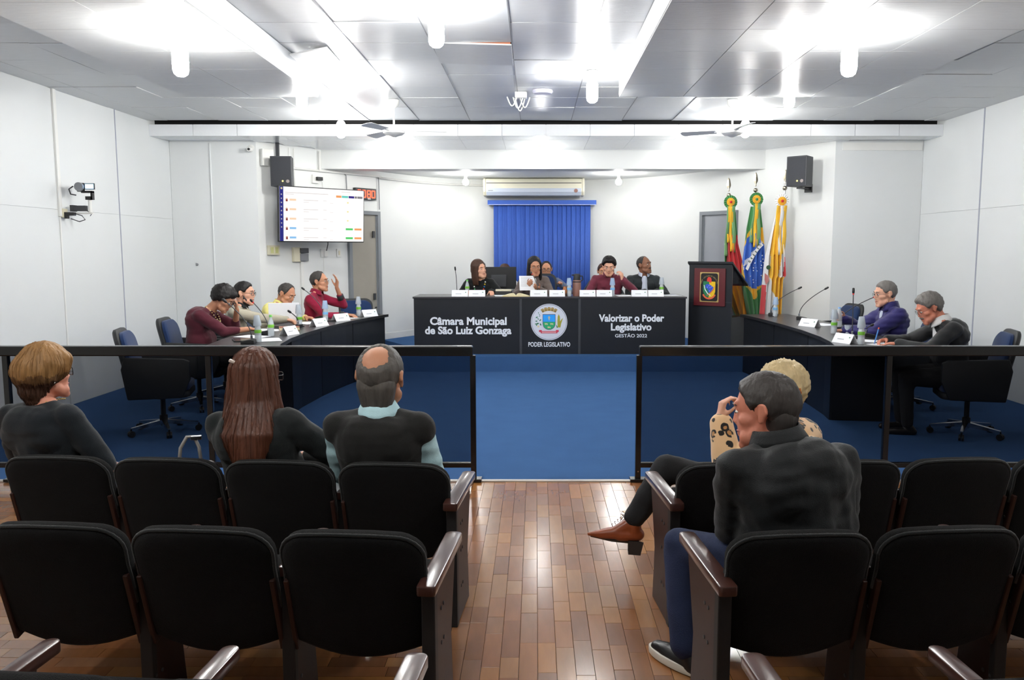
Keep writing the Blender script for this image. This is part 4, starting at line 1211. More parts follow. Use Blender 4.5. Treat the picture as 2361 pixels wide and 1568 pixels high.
# ================================================================== THINGS ON THE TABLES
TZ = .766; DZ = .981
mat('water', (205, 214, 220), .12, var=.03, spec=.5); mat('label_green', (120, 190, 60), .5); mat('label_blue', (120, 180, 226), .5); mat('cap_green', (110, 200, 90), .4); mat('cap_blue', (140, 190, 240), .4)
def plastic(name, rgb, alpha):
    m = mat(name, rgb, .15, var=.02)
    nt = m.node_tree; p = nt.nodes['Principled BSDF']
    p.inputs['Alpha'].default_value = alpha
    return m
plastic('pet', (214, 222, 228), .62); plastic('cup_plastic', (212, 222, 232), .6); plastic('cup_blue', (190, 214, 244), .65)
def bottle(x, y, z, lab, cups, label, capc=None):
    t = empty('water_bottle', (x, y, z), random.uniform(0, 6), label, 'bottle', 'water bottles')
    MB().lathe([(.0, 0), (.026, .0), (.030, .008), (.030, .06), (.028, .065), (.030, .07), (.030, .115), (.027, .125), (.024, .145), (.013, .175), (.012, .19)], n=16).build('body', 'pet', t, smooth='auto')
    MB().lathe([(.0, .005), (.026, .006), (.026, .13)], n=12).build('water', 'water', t, smooth='auto')
    MB().lathe([(.0306, .085), (.0312, .088), (.0312, .112), (.0306, .115)], n=16, cap=False).build('label_band', 'label_' + lab, t, smooth='auto')
    MB().lathe([(.015, .187), (.015, .205), (.013, .208), (.0, .208)], n=12).build('cap', MATS[capc or 'cap_' + lab], t, smooth='auto')
    if cups:
        c = empty('plastic_cup', (x + random.uniform(-.003, .003), y, z + .150), 0, 'upside-down plastic cups on ' + cups, 'cup', 'cups on bottles')
        c.rotation_euler = (random.uniform(-.05, .05), random.uniform(-.05, .05), 0)
        for k in range(2):
            MB().lathe([(.036, .0 + .012 * k), (.037, .004 + .012 * k), (.024, .085 + .012 * k), (.0, .086 + .012 * k)], n=16, cap=False).build('cup', 'cup_plastic' if lab == 'green' else 'cup_blue', c, smooth='auto')
    return t
B_ = [(-2.53, 7.47, 'green', 'the nearest bottle of the left table'), (-2.58, 8.0, 'green', None), (-2.57, 8.93, 'green', 'the bottle by the laptop'), (-2.47, 9.66, 'blue', 'the bottle before the wine red shirt'), (-2.26, 10.5, 'green', 'the far bottle of the left table')]
BL = ['green-label water bottle on the left table nearest the railing', 'green-capped water bottle without cups on the left table', 'water bottle standing right of the white laptop', 'blue-label water bottle in front of the man in wine red', 'green-label water bottle at the far end of the left table']
for (x, y, c, cu), lb in zip(B_, BL): bottle(x, y, TZ, c, cu, lb)
for (x, y, c, cu), lb in zip([(3.03, 10.4, 'blue', 'the bottle near the flags'), (3.0, 8.25, 'green', 'the middle bottle of the right table'), (2.9, 7.3, 'green', 'the nearest bottle of the right table')],
                             ['blue-label water bottle on the right table near the flags', 'green-label water bottle in the middle of the right table', 'green-label water bottle on the right table nearest the railing']): bottle(x, y, TZ, c, cu, lb)
for (x, y, c, cu), lb in zip([(-.96, 11.58, 'green', None), (.455, 11.16, 'blue', 'the bottle beside the thermos'), (1.04, 11.16, 'blue', 'the bottle before the maroon shirt'), (1.74, 11.4, 'green', 'the bottle at the right end of the head desk')],
                             ['green-capped water bottle before the woman with the bead necklace', 'blue-label water bottle beside the brown thermos', 'blue-label water bottle before the man in the maroon shirt', 'green-label water bottle at the right end of the head desk']): bottle(x, y, DZ, c, cu, lb)
def card(x, y, z, rz, w_, label):
    t = empty('name_card', (x, y, z), rz, label, 'name card', 'tent name cards')
    h = .085; d = .05
    MB().prism([(-d, 0), (0, h), (d, 0), (d - .003, 0), (0, h - .004), (-d + .003, 0)], -w_ / 2, w_ / 2, lambda a, b, c: (c, a, b)).build('folded_card', 'paper', t)
    nx = h / math.hypot(h, d)
    sl = math.atan2(h, d)
    for (u, ww, hh, zz, m) in ((.07 * w_ / .2, .012, .012, .055, 'em_leaf'), (-.02, w_ * .35, .008, .035, 'scr_ink')):
        mat('scr_ink', (170, 172, 180), .6)
        o = MB().bx(-ww / 2, ww / 2, -.0006, .0006, -hh / 2, hh / 2).build('print', m, t)
        o.location = (u, -d * (1 - zz / h) - .001, zz); o.rotation_euler = (-(PI / 2 - sl), 0, 0)
    return t
for (x, y, rz, w_, lb) in ((-2.45, 8.16, DEG(72), .20, 'white name card beside the green-capped bottle on the left table'), (-2.40, 9.1, DEG(66), .22, 'white name card left of the blue-label bottle on the left table'),
                       (-2.32, 9.78, DEG(55), .22, 'white name card before the man in the wine red shirt'), (-2.12, 10.45, DEG(48), .22, 'white name card at the far end of the left table'),
                       (3.02, 9.05, DEG(-62), .24, 'white name card in the middle of the right table'), (2.80, 7.42, DEG(-66), .22, 'white name card on the right table nearest the railing')):
    card(x, y, TZ, rz, w_, lb)
for (x, w_, lb) in ((-1.02, .22, 'white name card at the left end of the head desk'), (-.79, .22, 'second white name card from the left end of the head desk'), (.04, .23, 'white name card just left of the emblem centre'), (.29, .21, 'white name card left of the brown thermos'),
                (.70, .215, 'white name card right of the thermos'), (.925, .21, 'white name card left of the maroon shirt bottle'), (1.40, .215, 'white name card before the man in the dark jacket'), (1.62, .21, 'rightmost white name card of the head desk')):
    card(x, 11.13, DZ, 0, w_, lb)
mat('mic_red', (200, 40, 40), .4, emit=.15)
def mic(x, y, z, rz, label, lean=(.0, .17), h=.30, red=False, base=.9):
    """gooseneck microphone; speaker side is local +Y"""
    t = empty('microphone', (x, y, z), rz, label, 'microphone', 'gooseneck microphones')
    s = base
    MB().prism([(-.065 * s, 0), (.065 * s, 0), (.065 * s, .022), (-.03 * s, .04), (-.065 * s, .035)], -.055 * s, .055 * s, lambda a, b, c: (c, a, b)).build('base', 'black_plastic', t, bevel=.004)
    MB().lathe([(.011, .03), (.011, .07), (.007, .075)], (0, -.03 * s, 0), 10).build('socket', 'chrome', t)
    pts = [Vector((0, -.03 * s, .07))]
    for i in range(1, 13):
        u = i / 12
        pts.append(Vector((lean[0] * u ** 1.6, -.03 * s + lean[1] * u ** 1.6, .07 + h * (u ** .92))))
    MB().tube(pts, .0045, 8).build('gooseneck', 'dark_plastic', t, smooth=True)
    d = (pts[-1] - pts[-2]).normalized(); e = pts[-1]
    MB().tube([e - d * .005, e + d * .004, e + d * .02, e + d * .045, e + d * .052], [.006, .011, .0125, .0115, .006], 10).build('head', 'black_plastic', t, smooth='auto')
    if red: MB().tube([e - d * .012, e - d * .002], .0085, 10).build('light_ring', 'mic_red', t)
    MB().tube([(.04, -.05, .02), (.09, -.05, .004), (.14, -.03, .004), (.16, .02, .004)], .004, 6).build('cable', 'black_plastic', t, smooth=True)
    return t
mic(-2.58, 7.36, TZ, DEG(95), 'gooseneck microphone before the woman in the burgundy sweater', (.05, .22), .30)
mic(-2.70, 8.2, TZ, DEG(85), 'gooseneck microphone before the man in the beige blazer', (.12, .20), .24, True)
mic(-2.60, 8.90, TZ, DEG(80), 'short gooseneck microphone before the white laptop', (-.1, .03), .1, False)
mic(-2.62, 10.05, TZ, DEG(60), 'gooseneck microphone leaning towards the man in the wine red shirt', (-.02, .28), .28)
mic(-2.12, 10.62, TZ, DEG(60), 'flat lying microphone base at the far end of the left table', (.08, .03), .02, False)
mic(3.04, 10.52, TZ, DEG(-110), 'gooseneck microphone on the right table nearest the flags', (0, .32), .28)
mic(3.22, 9.95, TZ, DEG(-112), 'gooseneck microphone before the empty chairs of the right table', (0, .28), .30)
mic(3.24, 8.7, TZ, DEG(-112), 'gooseneck microphone leaning between the two bottles of the right table', (0, .34), .28, True)
mic(3.02, 7.75, TZ, DEG(-100), 'upright red-ringed microphone before the man in the black jacket', (-.02, .0), .36, True)
mic(3.22, 7.92, TZ, DEG(-100), 'black microphone base beside the man in the navy puffer jacket', (.1, .02), .05, False)
mic(-1.10, 11.55, DZ, DEG(0), 'gooseneck microphone at the left end of the head desk', (-.02, .02), .27)
mic(.03, 11.42, DZ, DEG(0), 'red-lit gooseneck microphone before the speaking woman', (-.08, .14), .22, True)
def sheet(x, y, z, rz, w_, h_, label, n=1, m='paper'):
    t = empty('paper_sheet', (x, y, z), rz, label, 'paper', 'loose papers')
    for k in range(n):
        o = MB().bx(-w_ / 2, w_ / 2, -h_ / 2, h_ / 2, 0, .0012).build('sheet', m, t)
        o.location = (random.uniform(-.01, .01), random.uniform(-.01, .01), .0014 * k); o.rotation_euler = (0, 0, random.uniform(-.1, .1) if k else 0)
    return t
sheet(-2.50, 7.66, TZ, .4, .21, .297, 'white paper sheets beside the nearest bottle of the left table', 2)
sheet(-2.74, 7.95, TZ, 1.2, .21, .297, 'white papers under the hand of the woman in burgundy', 2)
sheet(-2.80, 8.62, TZ, 1.4, .21, .297, 'white papers before the man in the beige blazer', 2)
sheet(-2.62, 9.45, TZ, .8, .21, .297, 'white papers right of the laptop on the left table', 2)
sheet(-2.30, 10.15, TZ, .8, .15, .21, 'small white paper near the far name cards on the left table', 1)
sheet(3.24, 9.25, TZ, .3, .21, .297, 'white papers behind the middle name card of the right table', 2)
sheet(3.02, 7.62, TZ, .9, .21, .297, 'white paper beside the nearest bottle of the right table', 1)
sheet(3.12, 7.22, TZ, .5, .24, .30, 'white paper under the pen of the writing man', 2)
sheet(-.45, 11.28, DZ, .2, .21, .297, 'white paper left of the open book on the head desk', 2)
sheet(1.22, 11.3, DZ, .1, .21, .297, 'white paper before the man in the maroon shirt', 1)
sheet(1.86, 11.35, DZ, .2, .25, .18, 'white papers at the right end of the head desk', 3)
# laptop: white lid towards the camera
lp = empty('laptop', (-2.77, 9.06, TZ), DEG(0), 'open white laptop turned towards the man in the yellow shirt', 'laptop')
lp.rotation_euler = (0, 0, DEG(12))
MB().bx(-.165, .165, -.0, .23, 0, .018).build('base', 'white_plastic', lp, bevel=.004)
o = MB().bx(-.165, .165, -.012, -.004, .0, .25).build('lid', mat('laptop_white', (240, 242, 246), .35, var=.01), lp, bevel=.004); o.rotation_euler = (DEG(6), 0, 0); o.location = (0, 0, .012)
bk = empty('closed_book', (-2.60, 8.66, TZ), DEG(20), 'closed beige book on the left table below the laptop', 'book')
MB().bx(-.10, .10, -.07, .07, .003, .028).build('pages', 'paper_warm', bk); MB().bx(-.103, .103, -.073, .073, .028, .032).bx(-.103, .103, -.073, .073, 0, .003).build('cover', mat('cover_red', (150, 90, 70), .5), bk)
# open book on the head desk
ob = empty('open_book', (-.27, 11.17, DZ), 0, 'open book with cream pages on the head desk', 'book')
for sx in (-1, 1):
    MB().grid(lambda u, v: (sx * .175 * u, -.10 + .2 * v, .006 + .035 * math.sin(PI * (u ** .6)) * (1 - u * .4)), 8, 1).grid(lambda u, v: (sx * .175 * u, -.10 + .2 * v, .002), 1, 1).add([(sx * .175 * (i / 8), -.10, (.006 + .035 * math.sin(PI * ((i / 8) ** .6)) * (1 - i / 8 * .4)) if q else .002) for i in range(9) for q in (0, 1)], [(2 * i, 2 * i + 2, 2 * i + 3, 2 * i + 1) for i in range(8)]).build('page_block', 'paper_warm', ob, merge=False)
MB().bx(-.19, .19, -.105, .105, 0, .002).build('cover', mat('cover_gold', (214, 190, 110), .5), ob)
# thermos, gourd
th = empty('thermos', (.56, 11.22, DZ), 0, 'brown thermos flask with black lid on the head desk', 'thermos')
MB().lathe([(.0, 0), (.055, 0), (.057, .01), (.057, .20), (.05, .215)], n=20).build('body', mat('thermos_brown', (138, 96, 84), .4, var=.05), th, smooth='auto')
MB().lathe([(.058, .185), (.058, .20)], n=20, cap=False).build('band', 'black_plastic', th)
MB().lathe([(.05, .213), (.045, .25), (.046, .285), (.035, .30), (.0, .302)], n=16, cap=False).build('lid', 'black_plastic', th, smooth='auto')
MB().tube([(.045, 0, .27), (.075, 0, .27), (.082, 0, .23), (.06, 0, .2)], .008, 8).bx(-.07, -.03, -.012, .012, .275, .292).build('handle', 'black_plastic', th)
gd = empty('gourd_cup', (.40, 11.18, DZ), 0, 'brown gourd cup on a ring stand left of the thermos bottle', 'cup')
MB().lathe([(.0, .0), (.03, .0), (.028, .02), (.02, .03)], n=14).build('stand', mat('gourd_dark', (74, 46, 32), .5), gd, smooth='auto')
MB().lathe([(.0, .028), (.022, .035), (.035, .06), (.036, .085), (.024, .105), (.026, .13), (.02, .13), (.02, .11)], n=16, cap=False).build('gourd', mat('gourd_brown', (168, 104, 60), .5, var=.2), gd, smooth='auto')
# monitor and desk behind the head desk
rd = empty('rear_desk', (.25, 12.95, .205), 0, 'dark desk behind the head desk carrying the monitor', 'desk')
MB().bx(-1.05, .75, -.3, .3, .72, .75).build('desk_top', 'laminate_top', rd); MB().bx(-1.05, .75, -.28, -.26, .05, .72).build('front_panel', 'laminate_black', rd)
for sx in (-1.04, .72): MB().bx(sx, sx + .025, -.28, .28, 0, .72).build('side_panel', 'laminate_black', rd)
mo = empty('monitor', (-.57, 12.75, .955), DEG(4), 'black monitor seen from behind beside the woman with the bead necklace', 'monitor')
MB().bx(-.27, .27, -.02, .02, .05, .39).build('screen_housing', 'black_plastic', mo, bevel=.006)
MB().bx(-.12, .12, -.05, -.02, .08, .27).build('rear_cover', 'dark_plastic', mo, bevel=.01)
MB().bx(-.03, .03, -.03, .03, .005, .1).build('neck', 'black_plastic', mo); MB().prism(rrect(.24, .16, .04), 0, .008).build('foot', 'black_plastic', mo)
pr = empty('desk_printer', (-.45, 11.55, DZ), 0, 'small beige and black device beside the monitor', 'device')
MB().bx(-.12, .12, -.06, .06, 0, .05).build('body', 'black_plastic', pr, bevel=.006); MB().bx(-.11, .11, -.05, .05, .05, .075).build('tray', 'cream_plastic', pr, bevel=.004)
# single cup on the right table
c = empty('plastic_cup', (3.13, 8.22, TZ), 0, 'single clear plastic cup right of the middle bottle on the right table', 'cup')
MB().lathe([(.0, .001), (.026, .001), (.037, .09), (.036, .09), (.025, .004), (0, .004)], n=18, cap=False).build('cup', 'cup_plastic', c, smooth='auto')
tb = empty('tablet', (-2.72, 7.62, TZ), DEG(25), 'dark tablet lying before the woman in burgundy', 'tablet')
MB().prism(rrect(.18, .25, .012), 0, .009).build('body', 'black_plastic', tb); MB().bx(-.08, .08, -.112, .112, .009, .0095).build('display', mat('tablet_glass', (60, 70, 76), .1), tb)
nb = empty('notebook', (-2.50, 9.72, TZ), DEG(30), 'dark notebook before the man in the wine red shirt', 'notebook')
MB().bx(-.15, .15, -.1, .1, 0, .012).build('cover', 'black_plastic', nb)

# ================================================================== PEOPLE
V = Vector
def caps_mesh(caps, ells=(), seg=12):
    """closed tapered capsules and ellipsoids, overlapping; returns verts, faces"""
    mb = MB()
    for p0, r0, p1, r1 in caps:
        p0, p1 = V(p0), V(p1)
        d = p1 - p0
        L = d.length
        if L < 1e-5:
            mb.sphere(p0, max(r0, r1), seg, 8); continue
        t = d / L
        a = t.orthogonal().normalized(); b = t.cross(a)
        prof = []
        for i in range(5):
            q = PI / 2 * i / 4
            prof.append((-r0 * math.cos(q), r0 * math.sin(q)))
        for i in range(5):
            q = PI / 2 * i / 4
            prof.append((L + r1 * math.sin(q), r1 * math.cos(q)))
        vs = []; n = seg
        for s_, r_ in prof[1:-1]:
            for k in range(n):
                q = 2 * PI * k / n
                vs.append(p0 + t * s_ + (a * math.cos(q) + b * math.sin(q)) * r_)
        m = len(prof) - 2
        fs = [(i * n + k, i * n + (k + 1) % n, (i + 1) * n + (k + 1) % n, (i + 1) * n + k) for i in range(m - 1) for k in range(n)]
        vs += [p0 + t * prof[0][0], p0 + t * prof[-1][0]]
        c0, c1 = len(vs) - 2, len(vs) - 1
        fs += [(c0, (k + 1) % n, k) for k in range(n)] + [(c1, (m - 1) * n + k, (m - 1) * n + (k + 1) % n) for k in range(n)]
        mb.add(vs, fs)
    for e in ells:
        c, r = e[0], e[1]
        R = e[2] if len(e) > 2 else None
        o = len(mb.v)
        mb.sphere((0, 0, 0), r, 20, 14)
        for i in range(o, len(mb.v)):
            p = V(mb.v[i])
            if R is not None: p = R @ p
            mb.v[i] = tuple(p + V(c))
    return mb
def remesh(mb, name, voxel, smooth=3, factor=.5, decimate=1.0, disp=None):
    me = bpy.data.meshes.new('tmp'); me.from_pydata(mb.v, [], mb.f)
    bm = bmesh.new(); bm.from_mesh(me)
    bmesh.ops.remove_doubles(bm, verts=bm.verts, dist=1e-6)
    bmesh.ops.recalc_face_normals(bm, faces=bm.faces)
    bm.to_mesh(me); bm.free()
    ob = bpy.data.objects.new('tmp', me); col.objects.link(ob)
    r = ob.modifiers.new('r', 'REMESH'); r.mode = 'VOXEL'; r.voxel_size = voxel; r.adaptivity = 0
    if smooth:
        s = ob.modifiers.new('s', 'SMOOTH'); s.iterations = smooth; s.factor = factor
    if decimate < 1:
        d = ob.modifiers.new('d', 'DECIMATE'); d.ratio = decimate
    dg = bpy.context.evaluated_depsgraph_get()
    out = bpy.data.meshes.new_from_object(ob.evaluated_get(dg))
    bpy.data.objects.remove(ob); bpy.data.meshes.remove(me)
    out.name = name
    if disp:
        ns = [v.normal.copy() for v in out.vertices]
        for v, n in zip(out.vertices, ns):
            v.co += n * disp(v.co, n)
    out.polygons.foreach_set('use_smooth', [True] * len(out.polygons))
    out.update()
    return out

def skin_mat(name, rgb):
    m = mat(name, rgb, .5, var=.06, nscale=22, bump=.06, bscale=220, spec=.35)
    p = m.node_tree.nodes['Principled BSDF']
    p.inputs['Subsurface Weight'].default_value = .08
    p.inputs['Subsurface Radius'].default_value = (.01, .004, .002)
    return m
skin_mat('skin_fair', (222, 168, 142)); skin_mat('skin_rosy', (218, 150, 126)); skin_mat('skin_tan', (196, 140, 110)); skin_mat('skin_dark', (140, 96, 74)); skin_mat('skin_ruddy', (206, 132, 108))
def hair_mat(name, rgb, rough=.5, var=.35):
    return mat(name, rgb, rough, var=var, nscale=26, stretch=(1, 1, .18), bump=.6, bscale=60, spec=.35)
hair_mat('hair_black', (24, 20, 20)); hair_mat('hair_dark', (40, 32, 29)); hair_mat('hair_grey', (112, 108, 104)); hair_mat('hair_salt', (88, 84, 80), var=.5); hair_mat('hair_brown', (70, 46, 34)); hair_mat('hair_red', (84, 47, 31), .42, .6); hair_mat('hair_blond', (150, 112, 68), .5, .3); hair_mat('hair_platinum', (206, 184, 140), .5, .3); hair_mat('hair_stubble', (58, 52, 50)); hair_mat('hair_dkgrey', (58, 54, 52), var=.4)
mat('eye_white', (226, 222, 216), .25); mat('iris', (44, 30, 22), .2); mat('lip', (168, 88, 82), .45); mat('glass_frame', (20, 20, 22), .35)
node_glass('lens_glass', (.97, .975, .98), .04)

def rotm(yaw=0, pitch=0, roll=0):
    return Matrix.Rotation(yaw, 3, 'Z') @ Matrix.Rotation(pitch, 3, 'X') @ Matrix.Rotation(roll, 3, 'Y')

# ---------------- head: y forward, z up, origin at the middle of the skull
CRAN = (V((0, -.014, .030)), V((.0765, .0965, .088)))
FACE = (V((0, .022, -.032)), V((.060, .070, .083)))
def ray_ell(d, c, r):
    # distance from origin along unit d to the ellipsoid surface (origin inside)
    q = V((d.x / r.x, d.y / r.y, d.z / r.z)); o = V((-c.x / r.x, -c.y / r.y, -c.z / r.z))
    A = q.dot(q); B = o.dot(q); C = o.dot(o) - 1
    disc = B * B - A * C
    return (-B + math.sqrt(disc)) / A if disc > 0 else 0
def skull_r(d): return max(ray_ell(d, *CRAN), ray_ell(d, *FACE))
def head_shapes(fem=False, jaw=1.0):
    E = [(CRAN[0], tuple(CRAN[1])), (FACE[0], (FACE[1].x * jaw, FACE[1].y, FACE[1].z))]
    E += [((0, -.045, -.03), (.052, .05, .05))]
    C = [((-.022, .072, -.098), .019, (.022, .072, -.098), .019),          # chin
         ((-.036 * jaw, .058, -.075), .024, (.036 * jaw, .058, -.075), .024),
         ((-.034, .077, .034), .0115, (.034, .077, .034), .0115),          # brow
         ((0, .086, .018), .0070, (0, .100, -.020), .0092),                # nose
         ((-.009, .093, -.026), .0078, (.009, .093, -.026), .0078),
         ((0, .082, -.045), .012, (0, .084, -.066), .014)]
    for sx in (-1, 1):
        C += [((sx * .043, .056, -.018), .020, (sx * .048, .035, -.02), .022)]      # cheekbone
        C += [((sx * .052 * jaw, .02, -.062), .022, (sx * .036 * jaw, .05, -.085), .02)]
        C += [((sx * .020, .0755, .0165), .0062, (sx * .042, .0725, .0165), .0062), ((sx * .021, .075, .0005), .005, (sx * .041, .072, .0005), .005)]   # lids
        # ear
        C += [((sx * .079, -.012, .016), .0098, (sx * .081, -.006, -.026), .0082), ((sx * .085, -.024, .024), .0088, (sx * .088, -.029, -.002), .0078), ((sx * .085, -.024, -.002), .0078, (sx * .082, -.010, -.028), .0072), ((sx * .083, -.010, .026), .0078, (sx * .086, -.024, .024), .0085)]
    return C, E
HAIRLINES = {   # azimuth (deg from forward) -> lowest elevation of hair (deg)
    'short': [(0, 46), (30, 44), (55, 30), (68, 8), (80, 2), (86, 12), (100, 6), (115, -24), (140, -56), (180, -64)],
    'receding': [(0, 62), (22, 66), (48, 52), (62, 26), (74, 4), (82, -2), (88, 10), (100, 6), (115, -24), (140, -56), (180, -64)],
    'bald': [(0, 85), (30, 84), (60, 60), (72, 28), (80, 4), (88, 10), (100, 6), (115, -22), (140, -46), (180, -52)],
    'full': [(0, 34), (30, 32), (55, 22), (70, 0), (80, -14), (92, -22), (110, -34), (140, -50), (180, -55)],
}
def hair_shell(R, H, style, thick, mname, parent, crown_bald=0, rough=.004, n=48, m=36, front=0, name='hair', shift=(0, 0, 0), part=0):
    mb = MB()
    hl = HAIRLINES[style]
    vs = []
    for i in range(m + 1):
        el = PI / 2 - PI * .89 * i / m
        for k in range(n):
            az = 2 * PI * k / n
            d = V((math.sin(az) * math.cos(el), math.cos(az) * math.cos(el), math.sin(el)))
            a_ = abs((math.degrees(az) + 180) % 360 - 180)
            e_ = math.degrees(el)
            mk = (e_ - interp(a_, hl)) / 14 + .35 * noise.noise(d * 7 + V((thick * 300, 3, 1)))
            if crown_bald:
                c = d.angle(V((0, -.62, .78)).normalized())
                mk = min(mk, (c - crown_bald + .10 * noise.noise(d * 9)) / .30)
            off = lerp(-.012, thick, smoothstep(-.25, 1.0, mk))
            if off > 0:
                off *= 1 + .25 * noise.noise(d * 5 + V((thick * 900, 0, 0)))
                off += rough * (noise.noise(V((d.x * 26, d.y * 26, d.z * 5)))) + rough * .5 * noise.noise(d * 60)
                off += front * smoothstep(.2, .9, d.y) * smoothstep(.3, .8, d.z)
            rr_ = skull_r(d)
            vs.append(H + R @ (d * (rr_ + off) + V(shift)))
    fs = [(i * n + k, (i + 1) * n + k, (i + 1) * n + (k + 1) % n, i * n + (k + 1) % n) for i in range(m) for k in range(n)]
    mb.add(vs, fs)
    return mb.build(name, mname, parent, smooth=True)
def beard_shell(R, H, mname, parent, thick=.004, lo=-78, hi=-14, az_max=82):
    mb = MB(); n, m = 30, 18; vs = []
    for i in range(m + 1):
        el = math.radians(lerp(hi, lo, i / m))
        for k in range(n + 1):
            az = math.radians(lerp(-az_max, az_max, k / n))
            d = V((math.sin(az) * math.cos(el), math.cos(az) * math.cos(el), math.sin(el)))
            a_, e_ = abs(math.degrees(az)), math.degrees(el)
            top = interp(a_, [(0, -30), (20, -32), (40, -40), (60, -26), (82, -6)])
            mk = (top - e_) / 10
            mouth = 1 - smoothstep(.0, 1, 1.6 - math.hypot(a_ / 15, (e_ + 40) / 7))
            off = lerp(-.010, thick + .014, smoothstep(0, 1, mk) * mouth)
            vs.append(H + R @ (d * (skull_r(d) + off)))
    mb.add(vs, [(i * (n + 1) + k, (i + 1) * (n + 1) + k, (i + 1) * (n + 1) + k + 1, i * (n + 1) + k + 1) for i in range(m) for k in range(n)])
    return mb.build('beard', mname, parent, smooth=True)
def face_features(R, H, parent, brow='hair_dark', glasses=None, lips='lip', eyes_down=0.0, moustache=None):
    T = lambda p: tuple(H + R @ V(p))
    for sx in (-1, 1):
        e = MB().sphere((0, 0, 0), (.0125, .0118, .0062), 12, 8); e.v = [T(V(p) + V((sx * .031, .0735, .009))) for p in e.v]
        eo = e.build('eye', 'eye_white', parent, smooth=True)
        i = MB().sphere((0, 0, 0), (.0052, .003, .0052), 10, 6); i.v = [T(V(p) + V((sx * .031, .0838, .0085 - eyes_down))) for p in i.v]
        i.build('iris', 'iris', eo, smooth=True)
        MB().tube([T((sx * .014, .088, .030)), T((sx * .03, .0885, .036)), T((sx * .048, .074, .030))], [.003, .0042, .002], 6).build('eyebrow', brow, parent, smooth=True)
    MB().tube([T((-.024, .078, -.056)), T((-.010, .0925, -.053)), T((0, .094, -.0545)), T((.010, .0925, -.053)), T((.024, .078, -.056))], [.002, .004, .0035, .004, .002], 6).tube([T((-.022, .079, -.058)), T((0, .0935, -.0625)), T((.022, .079, -.058))], [.002, .0055, .002], 6).build('mouth', lips, parent, smooth=True)
    if moustache:
        MB().tube([T((-.03, .074, -.052)), T((-.012, .094, -.042)), T((0, .097, -.041)), T((.012, .094, -.042)), T((.03, .074, -.052))], [.003, .007, .006, .007, .003], 8).build('moustache', moustache, parent, smooth=True)
    if glasses:
        rimless = glasses == 'thin'
        r_ = .0011 if rimless else .0022
        g = MB()
        for sx in (-1, 1):
            w_, h_ = .024, .017
            ol = rrect(w_ * 2, h_ * 2, .009, 3)
            pts = [T((sx * .032 + p[0], .098 - abs(sx * .032 + p[0]) ** 2 * 2.2, .004 + p[1])) for p in ol]
            g.tube(pts + [pts[0], pts[1]], r_, 6)
            g.tube([T((sx * .055, .091, .010)), T((sx * .074, .07, .010)), T((sx * .081, .0, .012)), T((sx * .082, -.022, -.004))], r_, 6)
        g.tube([T((-.009, .098, .006)), T((0, .101, .009)), T((.009, .098, .006))], r_, 6)
        go = g.build('glasses', 'glass_frame' if not rimless else 'dark_plastic', parent, smooth=True)
        for sx in (-1, 1):
            ol = rrect(.046, .032, .008, 3)
            MB().add([T((sx * .032 + p[0], .0975 - abs(sx * .032 + p[0]) ** 2 * 2.2, .004 + p[1])) for p in ol], [tuple(range(len(ol)))]).build('lens', 'lens_glass', go)

def hand_shapes(wrist, d, palm_n, side, curl=.35, spread=.12, size=1.0, pinch=False, thumb_out=.6):
    """d: wrist->knuckles, palm_n: direction the palm faces, side: +1 when the thumb lies on cross(d,palm_n)"""
    d = V(d).normalized(); n = V(palm_n); n = (n - d * n.dot(d)).normalized()
    a = d.cross(n) * side                      # towards the thumb
    W = V(wrist); s = size
    C = []; E = []
    k0 = W + d * .085 * s
    for i in range(4):
        u = (1.5 - i) / 1.5                   # index .. little
        kb = k0 + a * (.030 * u * s) + d * ((-.006, .0, -.003, -.012)[i] * s + 0)
        C.append((W + a * (.016 * u * s) + d * .01, .0165 * s, kb, .0115 * s))
        L = (.042, .046, .043, .034)[i] * s
        ang = curl * (1.0 + .12 * i)
        fd = (d + a * (spread * u * .6)).normalized()
        p = kb; r = .0092 * s
        for q, lf in enumerate((1.0, .62, .48)):
            ca = ang * (q + 1) * (.9 if q else 1)
            v = fd * math.cos(ca) + n * math.sin(ca)
            p2 = p + v * L * lf
            C.append((p, r, p2, r * .92)); p = p2; r *= .92
    tb = W + a * .022 * s + d * .018 * s + n * .006 * s
    tdir = (d * .62 + a * thumb_out + n * (.35 + .3 * curl)).normalized()
    t1 = tb + tdir * .042 * s
    t2 = t1 + (tdir * .75 + d * .45 + n * .25 * curl).normalized() * .032 * s
    t3 = t2 + (d * .8 + n * (.3 + .3 * curl) + a * .1).normalized() * .026 * s
    C += [(tb, .016 * s, t1, .0118 * s), (t1, .0112 * s, t2, .0102 * s), (t2, .010 * s, t3, .0085 * s)]
    return C, E
def ik(S, W, l1, l2, hint):
    S, W = V(S), V(W)
    d = W - S; L = min(d.length, (l1 + l2) * .995)
    t = d.normalized()
    W2 = S + t * L
    x = (l1 * l1 - l2 * l2 + L * L) / (2 * L)
    h = math.sqrt(max(0, l1 * l1 - x * x))
    p = V(hint) - t * V(hint).dot(t)
    p = p.normalized() if p.length > 1e-4 else t.orthogonal()
    return S + t * x + p * h, W2

